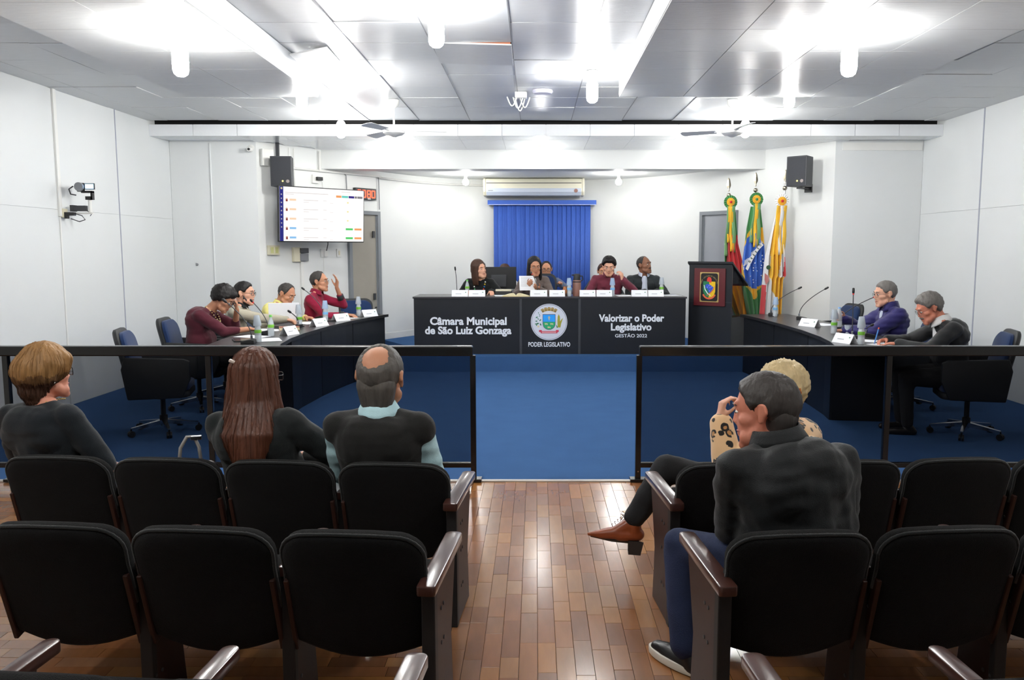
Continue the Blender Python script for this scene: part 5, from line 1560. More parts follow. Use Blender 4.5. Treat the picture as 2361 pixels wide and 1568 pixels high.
def top_layer(t, K, name, mname, k=.016, cuff=.98, sleeveless=False, wr_a=.006, vox2=.011, belly=1.0, extra=None, dispf=None):
    hip, waist, chest, neck, up, fw, rt, sh, arms, bulk, fem, loc = (K[q] for q in ('hip', 'waist', 'chest', 'neck', 'up', 'fw', 'rt', 'sh', 'arms', 'bulk', 'fem', 'loc'))
    C = []; E = []
    C += [(hip - rt * .06 + up * .02, .095 * bulk + k, hip + rt * .06 + up * .02, .095 * bulk + k),
          (waist - rt * .055 * bulk + fw * .02 * belly, (.088 * bulk + k) * (.7 + .3 * belly), waist + rt * .055 * bulk + fw * .02 * belly, (.088 * bulk + k) * (.7 + .3 * belly)),
          (chest - rt * .075, .086 * bulk + k, chest + rt * .075, .086 * bulk + k),
          (hip, .09 * bulk + k, waist, .085 * bulk + k), (waist, .09 * bulk + k, chest, .09 * bulk + k),
          (chest, .085 * bulk + k, neck - up * .07, .055 + k),
          (chest - rt * .06 - fw * .03 + up * .04, .072 * bulk + k * .5, chest + rt * .06 - fw * .03 + up * .04, .072 * bulk + k * .5)]
    for sx in (-1, 1):
        s_ = sh[sx]
        C += [(s_ - rt * sx * .02, .046 * (.5 + .5 * bulk) + k * .8, chest + rt * sx * .05 + up * .03, .07 * bulk + k * .6),
              (s_ - rt * sx * .015 + up * .004, .043 + k * .7, neck - up * .035 + rt * sx * .025, .040 + k * .4)]
    for sx in (-1, 1):
        C.append((sh[sx] - rt * sx * .045 - up * .035, .058 * bulk + k * .6, waist + rt * sx * .062 * bulk, .072 * bulk + k * .9))
    if fem:
        for sx in (-1, 1): C.append((chest + rt * sx * .065 + fw * .075 - up * .02, .05 + k * .5, chest + rt * sx * .03 + fw * .07 - up * .02, .048 + k * .5))
    for sx in (-1, 1):
        el, wr, *_ = arms[sx]
        if sleeveless:
            C += [(sh[sx], .046 + k, sh[sx].lerp(el, .06), .046 + k)]; continue
        cf = cuff[0 if sx < 0 else 1] if isinstance(cuff, tuple) else cuff
        C += [(sh[sx], .047 * (.4 + .6 * bulk) + k * .9, sh[sx].lerp(el, min(1, 1 + cf) if cf < 0 else 1), .040 + k * .9)]
        if cf > 0: C += [(el, .040 + k * .9, el.lerp(wr, cf), .028 + k * .7)]
    if extra: C += extra
    seed = V((loc[0] * 3, loc[1] * 3, 0))
    def dsp(co, n):
        q = noise.noise(V((co.x * 9, co.y * 9, co.z * 24)) + seed) + .6 * noise.noise(V((co.x * 22, co.y * 16, co.z * 14)) + seed)
        return wr_a * q + (dispf(co) if dispf else 0)
    me = remesh(caps_mesh(C, E), name, vox2, 4, .5, 1.0, dsp)
    me.materials.append(MATS[mname])
    return link(name, me, t)
def person(label, loc, facing, p):
    """seated figure. local frame: x right, y forward, z up; origin on the floor under the hips.
    p: dict of pose and looks."""
    g = lambda k, dflt: p.get(k, dflt)
    t = empty('person', loc, facing - PI / 2, label, 'person', None)
    sc = g('scale', 1.0); bulk = g('bulk', 1.0); fem = g('fem', False)
    vox = g('voxel', .008); dec = g('dec', .5)
    seat = g('seat', .43)
    hip = V((0, 0, seat + .085 * sc))
    lean = math.radians(g('lean', 8)); side = math.radians(g('side', 0)); tw = math.radians(g('twist', 0))
    B = Matrix.Rotation(tw, 3, 'Z') @ Matrix.Rotation(-lean, 3, 'X') @ Matrix.Rotation(side, 3, 'Y')
    up = B @ V((0, 0, 1)); fw = B @ V((0, 1, 0)); rt = B @ V((1, 0, 0))
    TL = (g('torso', .46) + (0 if 'near' in p else .028)) * sc
    hunch = g('hunch', .03)
    waist = hip + up * TL * .35
    chest = hip + up * TL * .70 - fw * hunch * .6
    neck = hip + up * TL + fw * hunch * .6
    sw = (g('shoulder', .155 if fem else .175)) * sc
    sh = {}
    for sx in (-1, 1):
        dz = g('shrug', (0, 0))[0 if sx < 0 else 1]
        sh[sx] = hip + up * (TL * .835 + dz) + rt * sx * sw - fw * .005
    hR = B @ rotm(math.radians(g('yaw', 0)), math.radians(g('pitch', 0)) + lean * .8, math.radians(g('roll', 0)))
    if g('head_world', None):
        y_, p_, r_ = g('head_world', None); hR = rotm(math.radians(y_) - (facing - PI / 2), math.radians(p_), math.radians(r_))
    hs = g('head', 1.07)
    hbase = neck + up * (.016 if 'near' in p else .022) * sc - up * g('neck_drop', 0) + fw * (.025 + g('neck_fwd', 0))
    H = hbase + hR @ V((0, .012, .095)) * hs
    # ---- limbs
    ua, fa = .285 * sc, .25 * sc
    arms = {}
    for sx, key in ((-1, 'L'), (1, 'R')):
        w_, hint, hd, pn, cu = g('arm' + key, (V((sx * .2, .34, seat + .30)), (sx * .6, -.3, -.6), (0, 1, 0), (0, 0, -1), .3))
        el, wr = ik(sh[sx], V(w_), ua, fa, V(hint))
        arms[sx] = (el, wr, V(hd), V(pn), cu)
    legs = {}
    for sx, key in ((-1, 'L'), (1, 'R')):
        hj = hip + V((sx * .085 * sc, 0, -.01))
        kn, an, ft = g('leg' + key, (V((sx * .12, .43 * sc, seat + .06)), V((sx * .12, .40 * sc, .085)), V((0, 1, 0))))
        legs[sx] = (hj, V(kn), V(an), V(ft))
    # ---- body (one continuous skin surface)
    C = []; E = []
    hc, he = head_shapes(fem, g('jaw', 1.0))
    for a, r0, b, r1 in hc: C.append((H + hR @ (V(a) * hs), r0 * hs, H + hR @ (V(b) * hs), r1 * hs))
    for e in he: E.append((H + hR @ (V(e[0]) * hs), tuple(q * hs for q in e[1]), hR))
    nr = (.047 if fem else .056) * (.6 + .4 * bulk)
    C.append((neck - up * .03, nr * 1.08, H + hR @ V((0, -.03, -.075)) * hs, nr * .95))
    C.append((neck - up * .02 + rt * .05, nr * .75, neck - up * .02 - rt * .05, nr * .75))
    tr = .10 * bulk
    C += [(hip, .10 * bulk, waist, .095 * bulk), (waist, .095 * bulk, chest, .10 * bulk), (chest - rt * .07, .08, chest + rt * .07, .08), (chest, .09, neck - up * .05, .06), (sh[-1], .045, sh[1], .045)]
    for sx in (-1, 1):
        el, wr, hd, pn, cu = arms[sx]
        C += [(sh[sx], .046 * bulk, el, .036), (el, .036, wr, .026), ]
        hc_, _ = hand_shapes(wr, hd, pn, -sx if g('flip' + ('L' if sx < 0 else 'R'), False) else sx, cu, size=(.88 if fem else .97) * sc * g('hand', 1.0), spread=g('spread', .15))
        C += hc_
        hj, kn, an, ft = legs[sx]
        C += [(hip + V((sx * .06, 0, 0)), .08, hj, .085 * bulk), (hj, .078, hj.lerp(kn, .4), .07)]
        if not g('bottom', 'trouser_black'): C += [(hj, .078, kn, .055), (kn, .055, an, .038)]
    body_me = remesh(caps_mesh(C, E), 'body', vox, 9 if 'near' in p else 5, .45, dec)
    body_me.materials.append(MATS[g('skin', 'skin_fair')])
    body = link('body', body_me, t)
    # ---- clothing layers
    K_ = dict(hs=hs, H=H, R=hR * hs, neck=neck, up=up, fw=fw, rt=rt, sh=sh, arms=arms, legs=legs, hip=hip, chest=chest, waist=waist, sc=sc, bulk=bulk, fem=fem, loc=loc)
    if g('top', None):
        top_layer(t, K_, g('top_name', 'shirt'), g('top', None), g('loose', .016), g('cuff', .98), g('sleeveless', False), g('wrinkle', .006), g('vox2', .011), g('belly', 1.0), None, g('dispf', None))
    bot = g('bottom', 'trouser_black')
    if bot:
        C = [(hip - rt * .06, .10 * bulk + .012, hip + rt * .06, .10 * bulk + .012)]
        for sx in (-1, 1):
            hj, kn, an, ft = legs[sx]
            C += [(hip + V((sx * .05, 0, 0)), .10 * bulk + .01, hj, .09 * bulk + .008), (hj, .086 * bulk + .008, kn, .062 + .006), (kn, .062 + .006, kn.lerp(an, .96), g('hem', .05))]
        def dsp2(co, n): return .005 * noise.noise(V((co.x * 14, co.y * 14, co.z * 20)))
        me = remesh(caps_mesh(C), 'trousers', .013, 4, .5, 1.0, dsp2)
        me.materials.append(MATS[bot]); link('trousers', me, t)
    shoe = g('shoes', 'shoe_black')
    if shoe:
        for sx in (-1, 1):
            hj, kn, an, ft = legs[sx]
            make_shoe(t, an, ft, shoe)
    return t, K_
def make_shoe(t, an, ft, m, sole='sole_white'):
    f = V(ft).normalized(); up = V((0, 0, 1)); up = (up - f * up.dot(f)).normalized() if abs(f.z) < .99 else V((0, -1, 0))
    b = V(an) - up * .055
    C = [(b - f * .045 + up * .0, .036, b + f * .10 - up * .004, .038), (b + f * .10, .036, b + f * .155 - up * .006, .030), (b - f * .03 + up * .02, .036, V(an) + up * .0, .036)]
    me = remesh(caps_mesh(C), 'shoe', .008, 3); me.materials.append(MATS[m]); o = link('shoe', me, t)
    return o
mat('trouser_black', (24, 25, 28), .85, var=.1, nscale=30, bump=.2, bscale=200); mat('shoe_black', (22, 22, 24), .35); mat('sole_white', (214, 208, 196), .6)
mat('jeans', (27, 40, 74), .85, var=.18, nscale=18, bump=.4, bscale=300)

def collar(t, K, m, w_=.05, r_=.062, name='collar', open_=.5, tilt=.25, drop=.0):
    """folded shirt collar around the neck, open at the front"""
    mb = MB(); n = 22
    c = K['neck'] + K['up'] * (.012 - drop) + K['fw'] * .004
    def fn(u, v):
        a = lerp(open_, 2 * PI - open_, u)
        d = K['fw'] * math.cos(a) * 1.06 + K['rt'] * math.sin(a)
        rr = r_ * K['sc'] * (1.0 + tilt * v) + .006
        fr = math.cos(a)
        return tuple(c + d * rr + K['up'] * (w_ * (.55 - v) + .006 * fr - (.04 * max(0, fr) if v > 0 else .03 * max(0, fr))))
    mb.grid(fn, n, 3)
    o = mb.build(name, m, t, smooth=True)
    so = o.modifiers.new('t', 'SOLIDIFY'); so.thickness = .004
    return o
def hair_volume(t, K, caps, m, voxel=.007, groove=.004, strands=0, name='hair', seed=0, smooth=3, mats2=None, r_str=.0014):
    """free-hanging hair from capsules given in body coordinates; combed grooves and loose strands"""
    H = K['H']
    def dsp(co, n):
        a = math.atan2(co.x - H.x, co.y - H.y)
        return groove * (noise.noise(V((a * 9, co.z * 2.5, seed))) + .7 * noise.noise(V((a * 24, co.z * 4, seed + 3))))
    hs_ = K.get('hs', 1)
    caps = [(a_, r0 * hs_, b_, r1 * hs_) for a_, r0, b_, r1 in caps]
    me = remesh(caps_mesh(caps), name, voxel, smooth, .5, 1.0, dsp)
    if strands:
        rr = random.Random(seed)
        bm = bmesh.new(); bm.from_mesh(me); bm.faces.ensure_lookup_table(); bm.verts.ensure_lookup_table()
        from mathutils.bvhtree import BVHTree
        tree = BVHTree.FromBMesh(bm)
        pts = [v.co.copy() for v in bm.verts]
        bm.free()
        mb = MB()
        for i in range(strands):
            p = rr.choice(pts); line = []
            L = rr.uniform(.06, .16)
            for j in range(8):
                q, nn, _, _ = tree.find_nearest(p)
                line.append(q + nn * (.001 + .004 * rr.random() * j / 8))
                dn = V((0, 0, -1)); dn = dn - nn * dn.dot(nn)
                if dn.length < .15: dn = V((q.x - H.x, q.y - H.y, -.3))
                p = q + dn.normalized() * L / 8 + V((rr.uniform(-1, 1), rr.uniform(-1, 1), 0)) * .0015
            mb.tube(line, [r_str * (1 - .5 * abs(j - 3.5) / 4) for j in range(8)], 3, cap=False)
        o2 = bpy.data.meshes.new('s'); o2.from_pydata(mb.v, [], mb.f)
        bm = bmesh.new(); bm.from_mesh(me); bm.from_mesh(o2)
        for f in bm.faces: f.smooth = True
        bm.to_mesh(me); bm.free(); bpy.data.meshes.remove(o2)
    me.materials.append(MATS[m])
    return link(name, me, t)

def sole(t, an, ft, m='sole_white', L=.285, W=.098):
    f = V((ft[0], ft[1], 0)).normalized(); r = V((f.y, -f.x, 0))
    z0 = .004
    ol = []
    for i in range(24):
        a = 2 * PI * i / 24
        y = math.cos(a); x = math.sin(a) * (1 - .18 * (1 - y) / 2)
        ol.append(V((an[0], an[1], 0)) + f * (.055 + y * L / 2) + r * (x * W / 2))
    return MB().prism([(p.x, p.y) for p in ol], z0, .034).build('sole', m, t, smooth='auto', bevel=.004)
def boot(t, an, kn, f):
    """laced ankle boot with pointed toe and block heel. f: toe direction"""
    an, kn, f = V(an), V(kn), V(f).normalized()
    up = (kn - an); up = (up - f * up.dot(f)).normalized(); r = f.cross(up)
    b = an - up * .075
    C = [(an + up * .015, .036, an - up * .03, .038), (an - up * .03, .041, b - f * .01, .036), (b - f * .025, .034, b + f * .06 - up * .005, .036),
         (an - up * .02 + f * .01, .036, b + f * .08 + up * .005, .030), (b + f * .08, .033, b + f * .15 - up * .012, .024), (b + f * .15 - up * .012, .024, b + f * .215 - up * .018, .009)]
    me = remesh(caps_mesh(C), 'boot', .006, 3); me.materials.append(mat('boot_leather', (150, 74, 38), .35, var=.15, nscale=20, coat=.2)); o = link('boot', me, t)
    q = b - up * .034
    MB().add([tuple(q - f * .055 * s_ + r * w_ * .030 + up * h_) for h_, s_, e in ((.005, 1, 0), (-.062, .8, 0)) for w_ in (-1, 1) for s_ in (s_, -.35 * s_)], [(0, 1, 3, 2), (4, 6, 7, 5), (0, 4, 5, 1), (2, 3, 7, 6), (0, 2, 6, 4), (1, 5, 7, 3)]).build('heel', mat('boot_heel', (52, 46, 44), .5), o)
    MB().tube([tuple(q + f * .02 - up * .0), tuple(b + f * .10 - up * .036), tuple(b + f * .205 - up * .026)], [.016, .012, .006], 8).build('boot_sole', 'boot_heel', o)
    lc = MB()
    for i in range(6):
        c = (an + f * .036 + up * (.02 - .0)).lerp(b + f * .10 + up * .036, i / 5)
        lc.tube([tuple(c - r * .022 + up * .001), tuple(c + f * .006 + up * .006), tuple(c + r * .022 + up * .001)], .002, 5)
    c = an + f * .036 + up * .02
    lc.tube([tuple(c), tuple(c + f * .02 + r * .015 + up * .010), tuple(c + f * .028), tuple(c + f * .006 - up * .006)], .0018, 5)
    lc.tube([tuple(c), tuple(c + f * .02 - r * .02 - up * .012), tuple(c + f * .03 - r * .02 - up * .03)], .0018, 5)
    lc.build('laces', mat('lace_brown', (90, 56, 40), .7), o)
    return o

def nape(t, K, m, r0=.064, r1=.050, low=-.085):
    H, R, hs = K['H'], K['R'], K['hs']
    C = [(H + R @ V((sx * .018, -.050, -.02)), r0 * .9 * hs, H + R @ V((sx * .012, -.044, low)), r1 * hs) for sx in (-1, 1)]
    me = remesh(caps_mesh(C), 'nape_hair', .007, 3, .5, 1.0, lambda co, n: .0015 * noise.noise(V((co.x * 60, co.y * 60, co.z * 14))))
    me.materials.append(MATS[m]); return link('nape_hair', me, t)

# ------------------------------------------------------------------ clothes
def cloth(name, rgb, rough=.85, var=.10): return mat(name, rgb, rough, var=var, nscale=20, bump=.25, bscale=260, spec=.2, sheen=.15)
cloth('burgundy_knit', (84, 34, 46)); cloth('beige_tweed', (176, 170, 152)); cloth('yellow_cotton', (238, 228, 140)); cloth('wine_cotton', (142, 26, 58)); cloth('navy_quilt', (44, 40, 98), .45); cloth('black_leather', (32, 33, 35), .42)
cloth('black_knit', (24, 26, 28)); cloth('grey_cardigan', (104, 92, 88)); cloth('maroon_cotton', (112, 48, 64)); cloth('dark_jacket', (40, 45, 48), .6); cloth('white_cotton', (228, 228, 228)); cloth('tee_charcoal', (29, 34, 39)); cloth('sweater_charcoal', (32, 36, 37)); cloth('vest_black', (34, 34, 33)); cloth('shirt_aqua', (192, 230, 238)); cloth('shirt_black', (26, 29, 31), .6); cloth('denim_grey', (88, 92, 110)); cloth('shirt_blue_grey', (96, 106, 130)); cloth('shirt_pale', (200, 208, 224))
def leopard():
    m = bpy.data.materials.new('leopard_knit'); m.use_nodes = True
    nt = m.node_tree; p = nt.nodes['Principled BSDF']; p.inputs['Roughness'].default_value = .95; p.inputs['Sheen Weight'].default_value = .4
    tc = nt.nodes.new('ShaderNodeTexCoord')
    ns = nt.nodes.new('ShaderNodeTexNoise'); ns.inputs['Scale'].default_value = 22
    mixv = nt.nodes.new('ShaderNodeMix'); mixv.data_type = 'VECTOR'; mixv.inputs['Factor'].default_value = .018
    nt.links.new(tc.outputs['Object'], ns.inputs['Vector']); nt.links.new(tc.outputs['Object'], mixv.inputs['A']); nt.links.new(ns.outputs['Color'], mixv.inputs['B'])
    vo = nt.nodes.new('ShaderNodeTexVoronoi'); vo.inputs['Scale'].default_value = 21
    nt.links.new(mixv.outputs['Result'], vo.inputs['Vector'])
    cr = nt.nodes.new('ShaderNodeValToRGB')
    el = cr.color_ramp.elements
    tan, brown, blk = srgb(226, 186, 140), srgb(186, 132, 78), srgb(28, 24, 22)
    el[0].position = 0; el[0].color = brown; el[1].position = .24; el[1].color = blk
    for pos, c in ((.20, brown), (.40, blk), (.44, tan), (1, tan)):
        e = el.new(pos); e.color = c
    nt.links.new(vo.outputs['Distance'], cr.inputs['Fac'])
    # break the rings with noise
    n2 = nt.nodes.new('ShaderNodeTexNoise'); n2.inputs['Scale'].default_value = 30
    nt.links.new(tc.outputs['Object'], n2.inputs['Vector'])
    gt = nt.nodes.new('ShaderNodeMath'); gt.operation = 'GREATER_THAN'; gt.inputs[1].default_value = .60
    nt.links.new(n2.outputs['Fac'], gt.inputs[0])
    mx = nt.nodes.new('ShaderNodeMix'); mx.data_type = 'RGBA'; mx.inputs['B'].default_value = tan
    nt.links.new(gt.outputs[0], mx.inputs['Factor']); nt.links.new(cr.outputs['Color'], mx.inputs['A']); nt.links.new(mx.outputs['Result'], p.inputs['Base Color'])
    MATS['leopard_knit'] = m
leopard()
def bead_chain(t, K, n, cols, r_, drop, rad=.075, name='necklace'):
    o = None
    for i in range(n):
        a = -PI * .62 + 2 * PI * .62 * i / (n - 1)
        d = K['fw'] * math.cos(a) + K['rt'] * math.sin(a)
        s_ = math.cos(a / .62 / 2)
        p = K['neck'] - K['up'] * (.0 + drop * s_ ** 2) + d * rad + K['fw'] * ((.05 if drop < .2 else .11) * s_ ** 2)
        MB().sphere(tuple(p), r_, 8, 6).build(name + '_bead', cols[i % len(cols)], t, smooth=True)
TOPD = dict(loose=.014)
L_, R_ = -1, 1
# ================================================================== LEFT TABLE
# woman in burgundy: faces the table (+x)
q, k = person('woman with short black hair in a burgundy sweater reading at the left table', (-3.44, 8.24, 0), DEG(4), dict(
    fem=True, bulk=1.16, scale=1.0, lean=16, hunch=.06, torso=.50, seat=.45, yaw=-4, pitch=-32, neck_fwd=.03, top='burgundy_knit', top_name='sweater', cuff=(.35, .5), skin='skin_tan', belly=1.3,
    armR=((.0, .56, .81), (.5, -.4, -.5), (.25, 1, -.05), (0, 0, -1), .35), armL=((-.09, .41, 1.0), (-.7, .2, -.9), (.15, .1, 1), (.3, -1, .1), .5)))
hair_shell(k['R'], k['H'], 'full', .026, 'hair_black', q, rough=.008, front=.012)
face_features(k['R'], k['H'], q, glasses='thick')
bead_chain(q, k, 21, ['plaque_gold', 'em_cream'], .007, .12)
# man in beige
q, k = person('man with beard and glasses in a beige blazer reaching over the left table', (-3.32, 8.98, 0), DEG(6), dict(
    bulk=1.08, scale=1.03, lean=10, hunch=.02, torso=.46, seat=.43, yaw=-8, pitch=-2, top='beige_tweed', top_name='blazer', skin='skin_fair',
    armR=((.02, .62, .84), (.6, -.1, -.5), (.1, 1, -.2), (0, 0, -1), .5), armL=((-.20, .45, .80), (-.6, 0, -.6), (.1, 1, -.1), (0, 0, -1), .4)))
hair_shell(k['R'], k['H'], 'short', .010, 'hair_black', q); beard_shell(k['R'], k['H'], 'hair_stubble', q, thick=.000); face_features(k['R'], k['H'], q, glasses='thick')
collar(q, k, 'shirt_black', .035, .060)
# man in yellow
q, k = person('balding man in a pale yellow shirt looking down at the white laptop', (-3.20, 9.84, 0), DEG(-10), dict(
    bulk=1.1, scale=1.02, lean=16, hunch=.04, torso=.45, seat=.43, yaw=-8, pitch=-24, top='yellow_cotton', skin='skin_tan', cuff=.9,
    armR=((.12, .34, .80), (.6, -.2, -.6), (-.1, 1, -.1), (0, 0, -1), .4), armL=((-.12, .42, .80), (-.6, 0, -.6), (.1, 1, -.1), (0, 0, -1), .4)))
hair_shell(k['R'], k['H'], 'receding', .006, 'hair_dkgrey', q); face_features(k['R'], k['H'], q, eyes_down=.003)
collar(q, k, 'yellow_cotton', .045, .060)
# man in wine red
q, k = person('man in a wine red shirt raising one hand beside his face', (-2.84, 10.40, 0), DEG(-6), dict(
    bulk=1.06, scale=1.06, lean=8, hunch=.01, torso=.50, seat=.44, yaw=2, pitch=2, top='wine_cotton', skin='skin_tan', cuff=(.55, .85), spread=.3,
    armR=((.10, .50, .80), (.6, -.2, -.6), (-.05, 1, -.05), (0, 0, -1), .5), armL=((-.12, .30, 1.13), (-.5, .6, -.9), (.0, .1, 1), (.6, -.7, .1), .35)))
hair_shell(k['R'], k['H'], 'receding', .010, 'hair_dkgrey', q); face_features(k['R'], k['H'], q, glasses='thin')
collar(q, k, 'wine_cotton', .05, .062)
for sx in (-1, 1):
    el, wr, *_ = k['arms'][sx]; f_ = .55 if sx < 0 else .85
    MB().tube([el.lerp(wr, f_ - .22), el.lerp(wr, f_ + .02)], [.046, .044], 14).build('cuff', 'dark_jacket', q, smooth=True)
# ================================================================== RIGHT TABLE (faces -x)
q, k = person('grey-haired man with glasses in a navy puffer jacket holding a bottle', (3.62, 8.30, 0), DEG(178), dict(
    bulk=1.18, scale=1.05, lean=4, hunch=.02, torso=.47, seat=.43, yaw=4, pitch=-8, top='navy_quilt', top_name='puffer_jacket', loose=.03, skin='skin_fair', wrinkle=.003, dispf=lambda co: .007 * abs(math.sin(co.z * PI / .055)),
    armL=((-.06, .50, .80), (-.7, -.1, -.6), (.2, 1, -.05), (0, 0, -1), .5), armR=((.10, .46, .90), (.6, 0, -.7), (-.2, .8, .25), (-1, .1, 0), .55)))
hair_shell(k['R'], k['H'], 'short', .010, 'hair_grey', q); face_features(k['R'], k['H'], q, brow='hair_grey', glasses='thin')
collar(q, k, 'navy_quilt', .075, .070, open_=.6)
hp = k['arms'][1][1]
MBW = q.matrix_basis
w_pos = (Matrix.Translation(q.location) @ Matrix.Rotation(q.rotation_euler.z, 4, 'Z')) @ (hp + k['arms'][1][2].normalized() * .075 + V((-.03, 0, 0)))
bt = empty('water_bottle', (w_pos.x, w_pos.y, w_pos.z - .10), 0, 'clear water bottle held by the man in the navy puffer jacket', 'bottle', 'water bottles')
MB().lathe([(.0, 0), (.026, .0), (.030, .008), (.030, .06), (.028, .065), (.030, .07), (.030, .115), (.027, .125), (.024, .145), (.013, .175), (.012, .19)], n=16).build('body', 'pet', bt, smooth='auto')
MB().lathe([(.014, .187), (.014, .203), (.0, .204)], n=12).build('cap', 'cap_blue', bt)
# pale shirt strip inside the open jacket
C = [(k['chest'] + k['fw'] * .080 + k['up'] * .08, .045, k['waist'] + k['fw'] * .10, .05)]
me = remesh(caps_mesh(C), 'inner_shirt', .010, 3); me.materials.append(MATS['shirt_pale']); link('inner_shirt', me, q)
# man in black jacket writing
q, k = person('grey-haired man with moustache in a black jacket writing at the right table', (3.66, 7.10, 0), DEG(170), dict(
    bulk=1.22, scale=1.02, lean=14, hunch=.05, torso=.46, seat=.44, yaw=6, pitch=-26, top='black_leather', top_name='jacket', loose=.022, skin='skin_ruddy', neck_fwd=.01, belly=1.2,
    armL=((-.14, .52, .80), (-.7, -.2, -.5), (.5, 1, -.05), (0, 0, -1), .25), armR=((.10, .56, .81), (.7, 0, -.6), (-.45, 1, -.15), (-.5, 0, -1), .8)))
hair_shell(k['R'], k['H'], 'short', .018, 'hair_grey', q, rough=.006, front=.01); face_features(k['R'], k['H'], q, brow='hair_grey', glasses='thin', eyes_down=.003, moustache='hair_grey')
collar(q, k, 'white_cotton', .06, .064, open_=.35, tilt=.35)
C = [(k['chest'] + k['fw'] * .10 + k['up'] * .10, .035, k['chest'] + k['fw'] * .115, .04)]
me = remesh(caps_mesh(C), 'inner_shirt', .010, 3); me.materials.append(MATS['white_cotton']); link('inner_shirt', me, q)
MW = Matrix.Translation(q.location) @ Matrix.Rotation(q.rotation_euler.z, 4, 'Z')
hw = k['arms'][1][1] + k['arms'][1][2].normalized() * .085
pw = MW @ (hw + V((-.02, .02, -.025)))
pen = empty('pen', (pw.x - .02, pw.y, .772), 0, 'blue pen in the hand of the writing man', 'pen')
MB().tube([(0, 0, 0), (.012, .01, .03)], [.002, .006], 8).tube([(.012, .01, .03), (.045, .03, .13)], .006, 8).build('barrel', mat('pen_blue', (70, 140, 220), .4), pen)
MB().tube([(.045, .03, .13), (.05, .033, .145)], .006, 8).build('end', mat('pen_orange', (232, 90, 50), .4), pen)
# ================================================================== HEAD DESK (faces -y), on the dais
q, k = person('woman with brown bob in black with a colourful bead necklace', (-.80, 11.98, .205), DEG(-92), dict(
    fem=True, bulk=1.12, scale=1.03, lean=12, hunch=.02, torso=.45, seat=.44, yaw=48, pitch=-2, top='black_knit', top_name='sweater', skin='skin_fair',
    armL=((-.18, .40, .82), (-.7, 0, -.6), (-.3, 1, -.1), (0, 0, -1), .4), armR=((.14, .40, .82), (.6, -.1, -.6), (-.2, 1, -.05), (0, 0, -1), .4), flipL=False))
face_features(k['R'], k['H'], q)
R0, H0 = k['R'], k['H']
hc = [(H0 + R0 @ V((0, -.025, .045)), .098, H0 + R0 @ V((0, -.05, -.01)), .088)]
for a in range(-112, 113, 16):
    d = R0 @ V((math.sin(DEG(a)), -math.cos(DEG(a)), 0))
    hc += [(H0 + d * .066 + R0 @ V((0, -.012, .05)), .036, H0 + d * .082 + R0 @ V((0, -.012, -.09)), .028), (H0 + d * .082 + R0 @ V((0, -.012, -.09)), .028, H0 + d * .085 + R0 @ V((0, -.012, -.19)), .016)]
hair_volume(q, k, hc, 'hair_brown', .009, .004)
for i, c in enumerate([(230, 200, 40), (40, 120, 200), (210, 60, 50), (60, 160, 90), (240, 240, 230)]): mat('bead_%d' % i, c, .3)
bead_chain(q, k, 26, ['bead_%d' % i for i in range(5)], .011, .24, .085)
q, k = person('woman with long dark hair reading papers into the microphone', (-.02, 11.98, .205), DEG(-90), dict(
    fem=True, bulk=1.0, scale=1.03, lean=8, hunch=.02, torso=.46, seat=.46, yaw=14, pitch=-10, top='grey_cardigan', top_name='cardigan', skin='skin_tan',
    armR=((.09, .36, .90), (.6, 0, -.7), (-.2, .8, .3), (-.6, -.3, .5), .5), armL=((-.06, .38, .86), (-.6, 0, -.6), (.3, .8, .1), (.2, -.3, .8), .5)))
face_features(k['R'], k['H'], q, glasses='thin')
R0, H0 = k['R'], k['H']
hc = [(H0 + R0 @ V((0, -.028, .048)), .096, H0 + R0 @ V((0, -.05, -.01)), .086)]
for a in range(-104, 105, 16):
    d = R0 @ V((math.sin(DEG(a)), -math.cos(DEG(a)), 0))
    hc += [(H0 + d * .064 + R0 @ V((0, -.014, .05)), .034, H0 + d * .080 + R0 @ V((0, -.014, -.09)), .026), (H0 + d * .080 + R0 @ V((0, -.014, -.09)), .026, H0 + d * .09 + R0 @ V((0, 0, -.30)), .014)]
hair_volume(q, k, hc, 'hair_black', .009, .004)
C = [(k['chest'] + k['fw'] * .105 + k['up'] * .09, .03, k['waist'] + k['fw'] * .11, .04)]
me = remesh(caps_mesh(C), 'inner_shirt', .010, 3); me.materials.append(MATS['white_cotton']); link('inner_shirt', me, q)
pp = empty('paper_sheet', (-.12, 11.56, 1.06), DEG(8), 'stack of printed white pages held by the speaking woman', 'paper', 'loose papers')
pg = MB().bx(-.105, .105, -.003, .003, -.02, .19).build('pages', 'paper', pp); pg.rotation_euler = (DEG(-18), 0, 0)
for i in range(8):
    l_ = MB().bx(-.085, .085 - .03 * (i % 3), -.0042, -.003, .165 - .018 * i, .170 - .018 * i).build('print_line', 'scr_ink', pg)
q, k = person('dark-haired man in a maroon shirt looking down at the head desk', (1.05, 11.98, .205), DEG(-90), dict(
    bulk=1.16, scale=1.08, lean=10, hunch=.03, torso=.47, seat=.44, yaw=-6, pitch=-20, top='maroon_cotton', skin='skin_fair',
    armR=((.12, .40, .82), (.7, -.1, -.6), (-.3, 1, -.1), (0, 0, -1), .4), armL=((-.17, .36, .98), (-.8, .1, -.7), (.15, .25, 1), (.7, -.4, 0), .8)))
hair_shell(k['R'], k['H'], 'short', .024, 'hair_black', q, rough=.006, front=.016); beard_shell(k['R'], k['H'], 'hair_stubble', q, thick=-.004); face_features(k['R'], k['H'], q, eyes_down=.003)
collar(q, k, 'maroon_cotton', .05, .062)
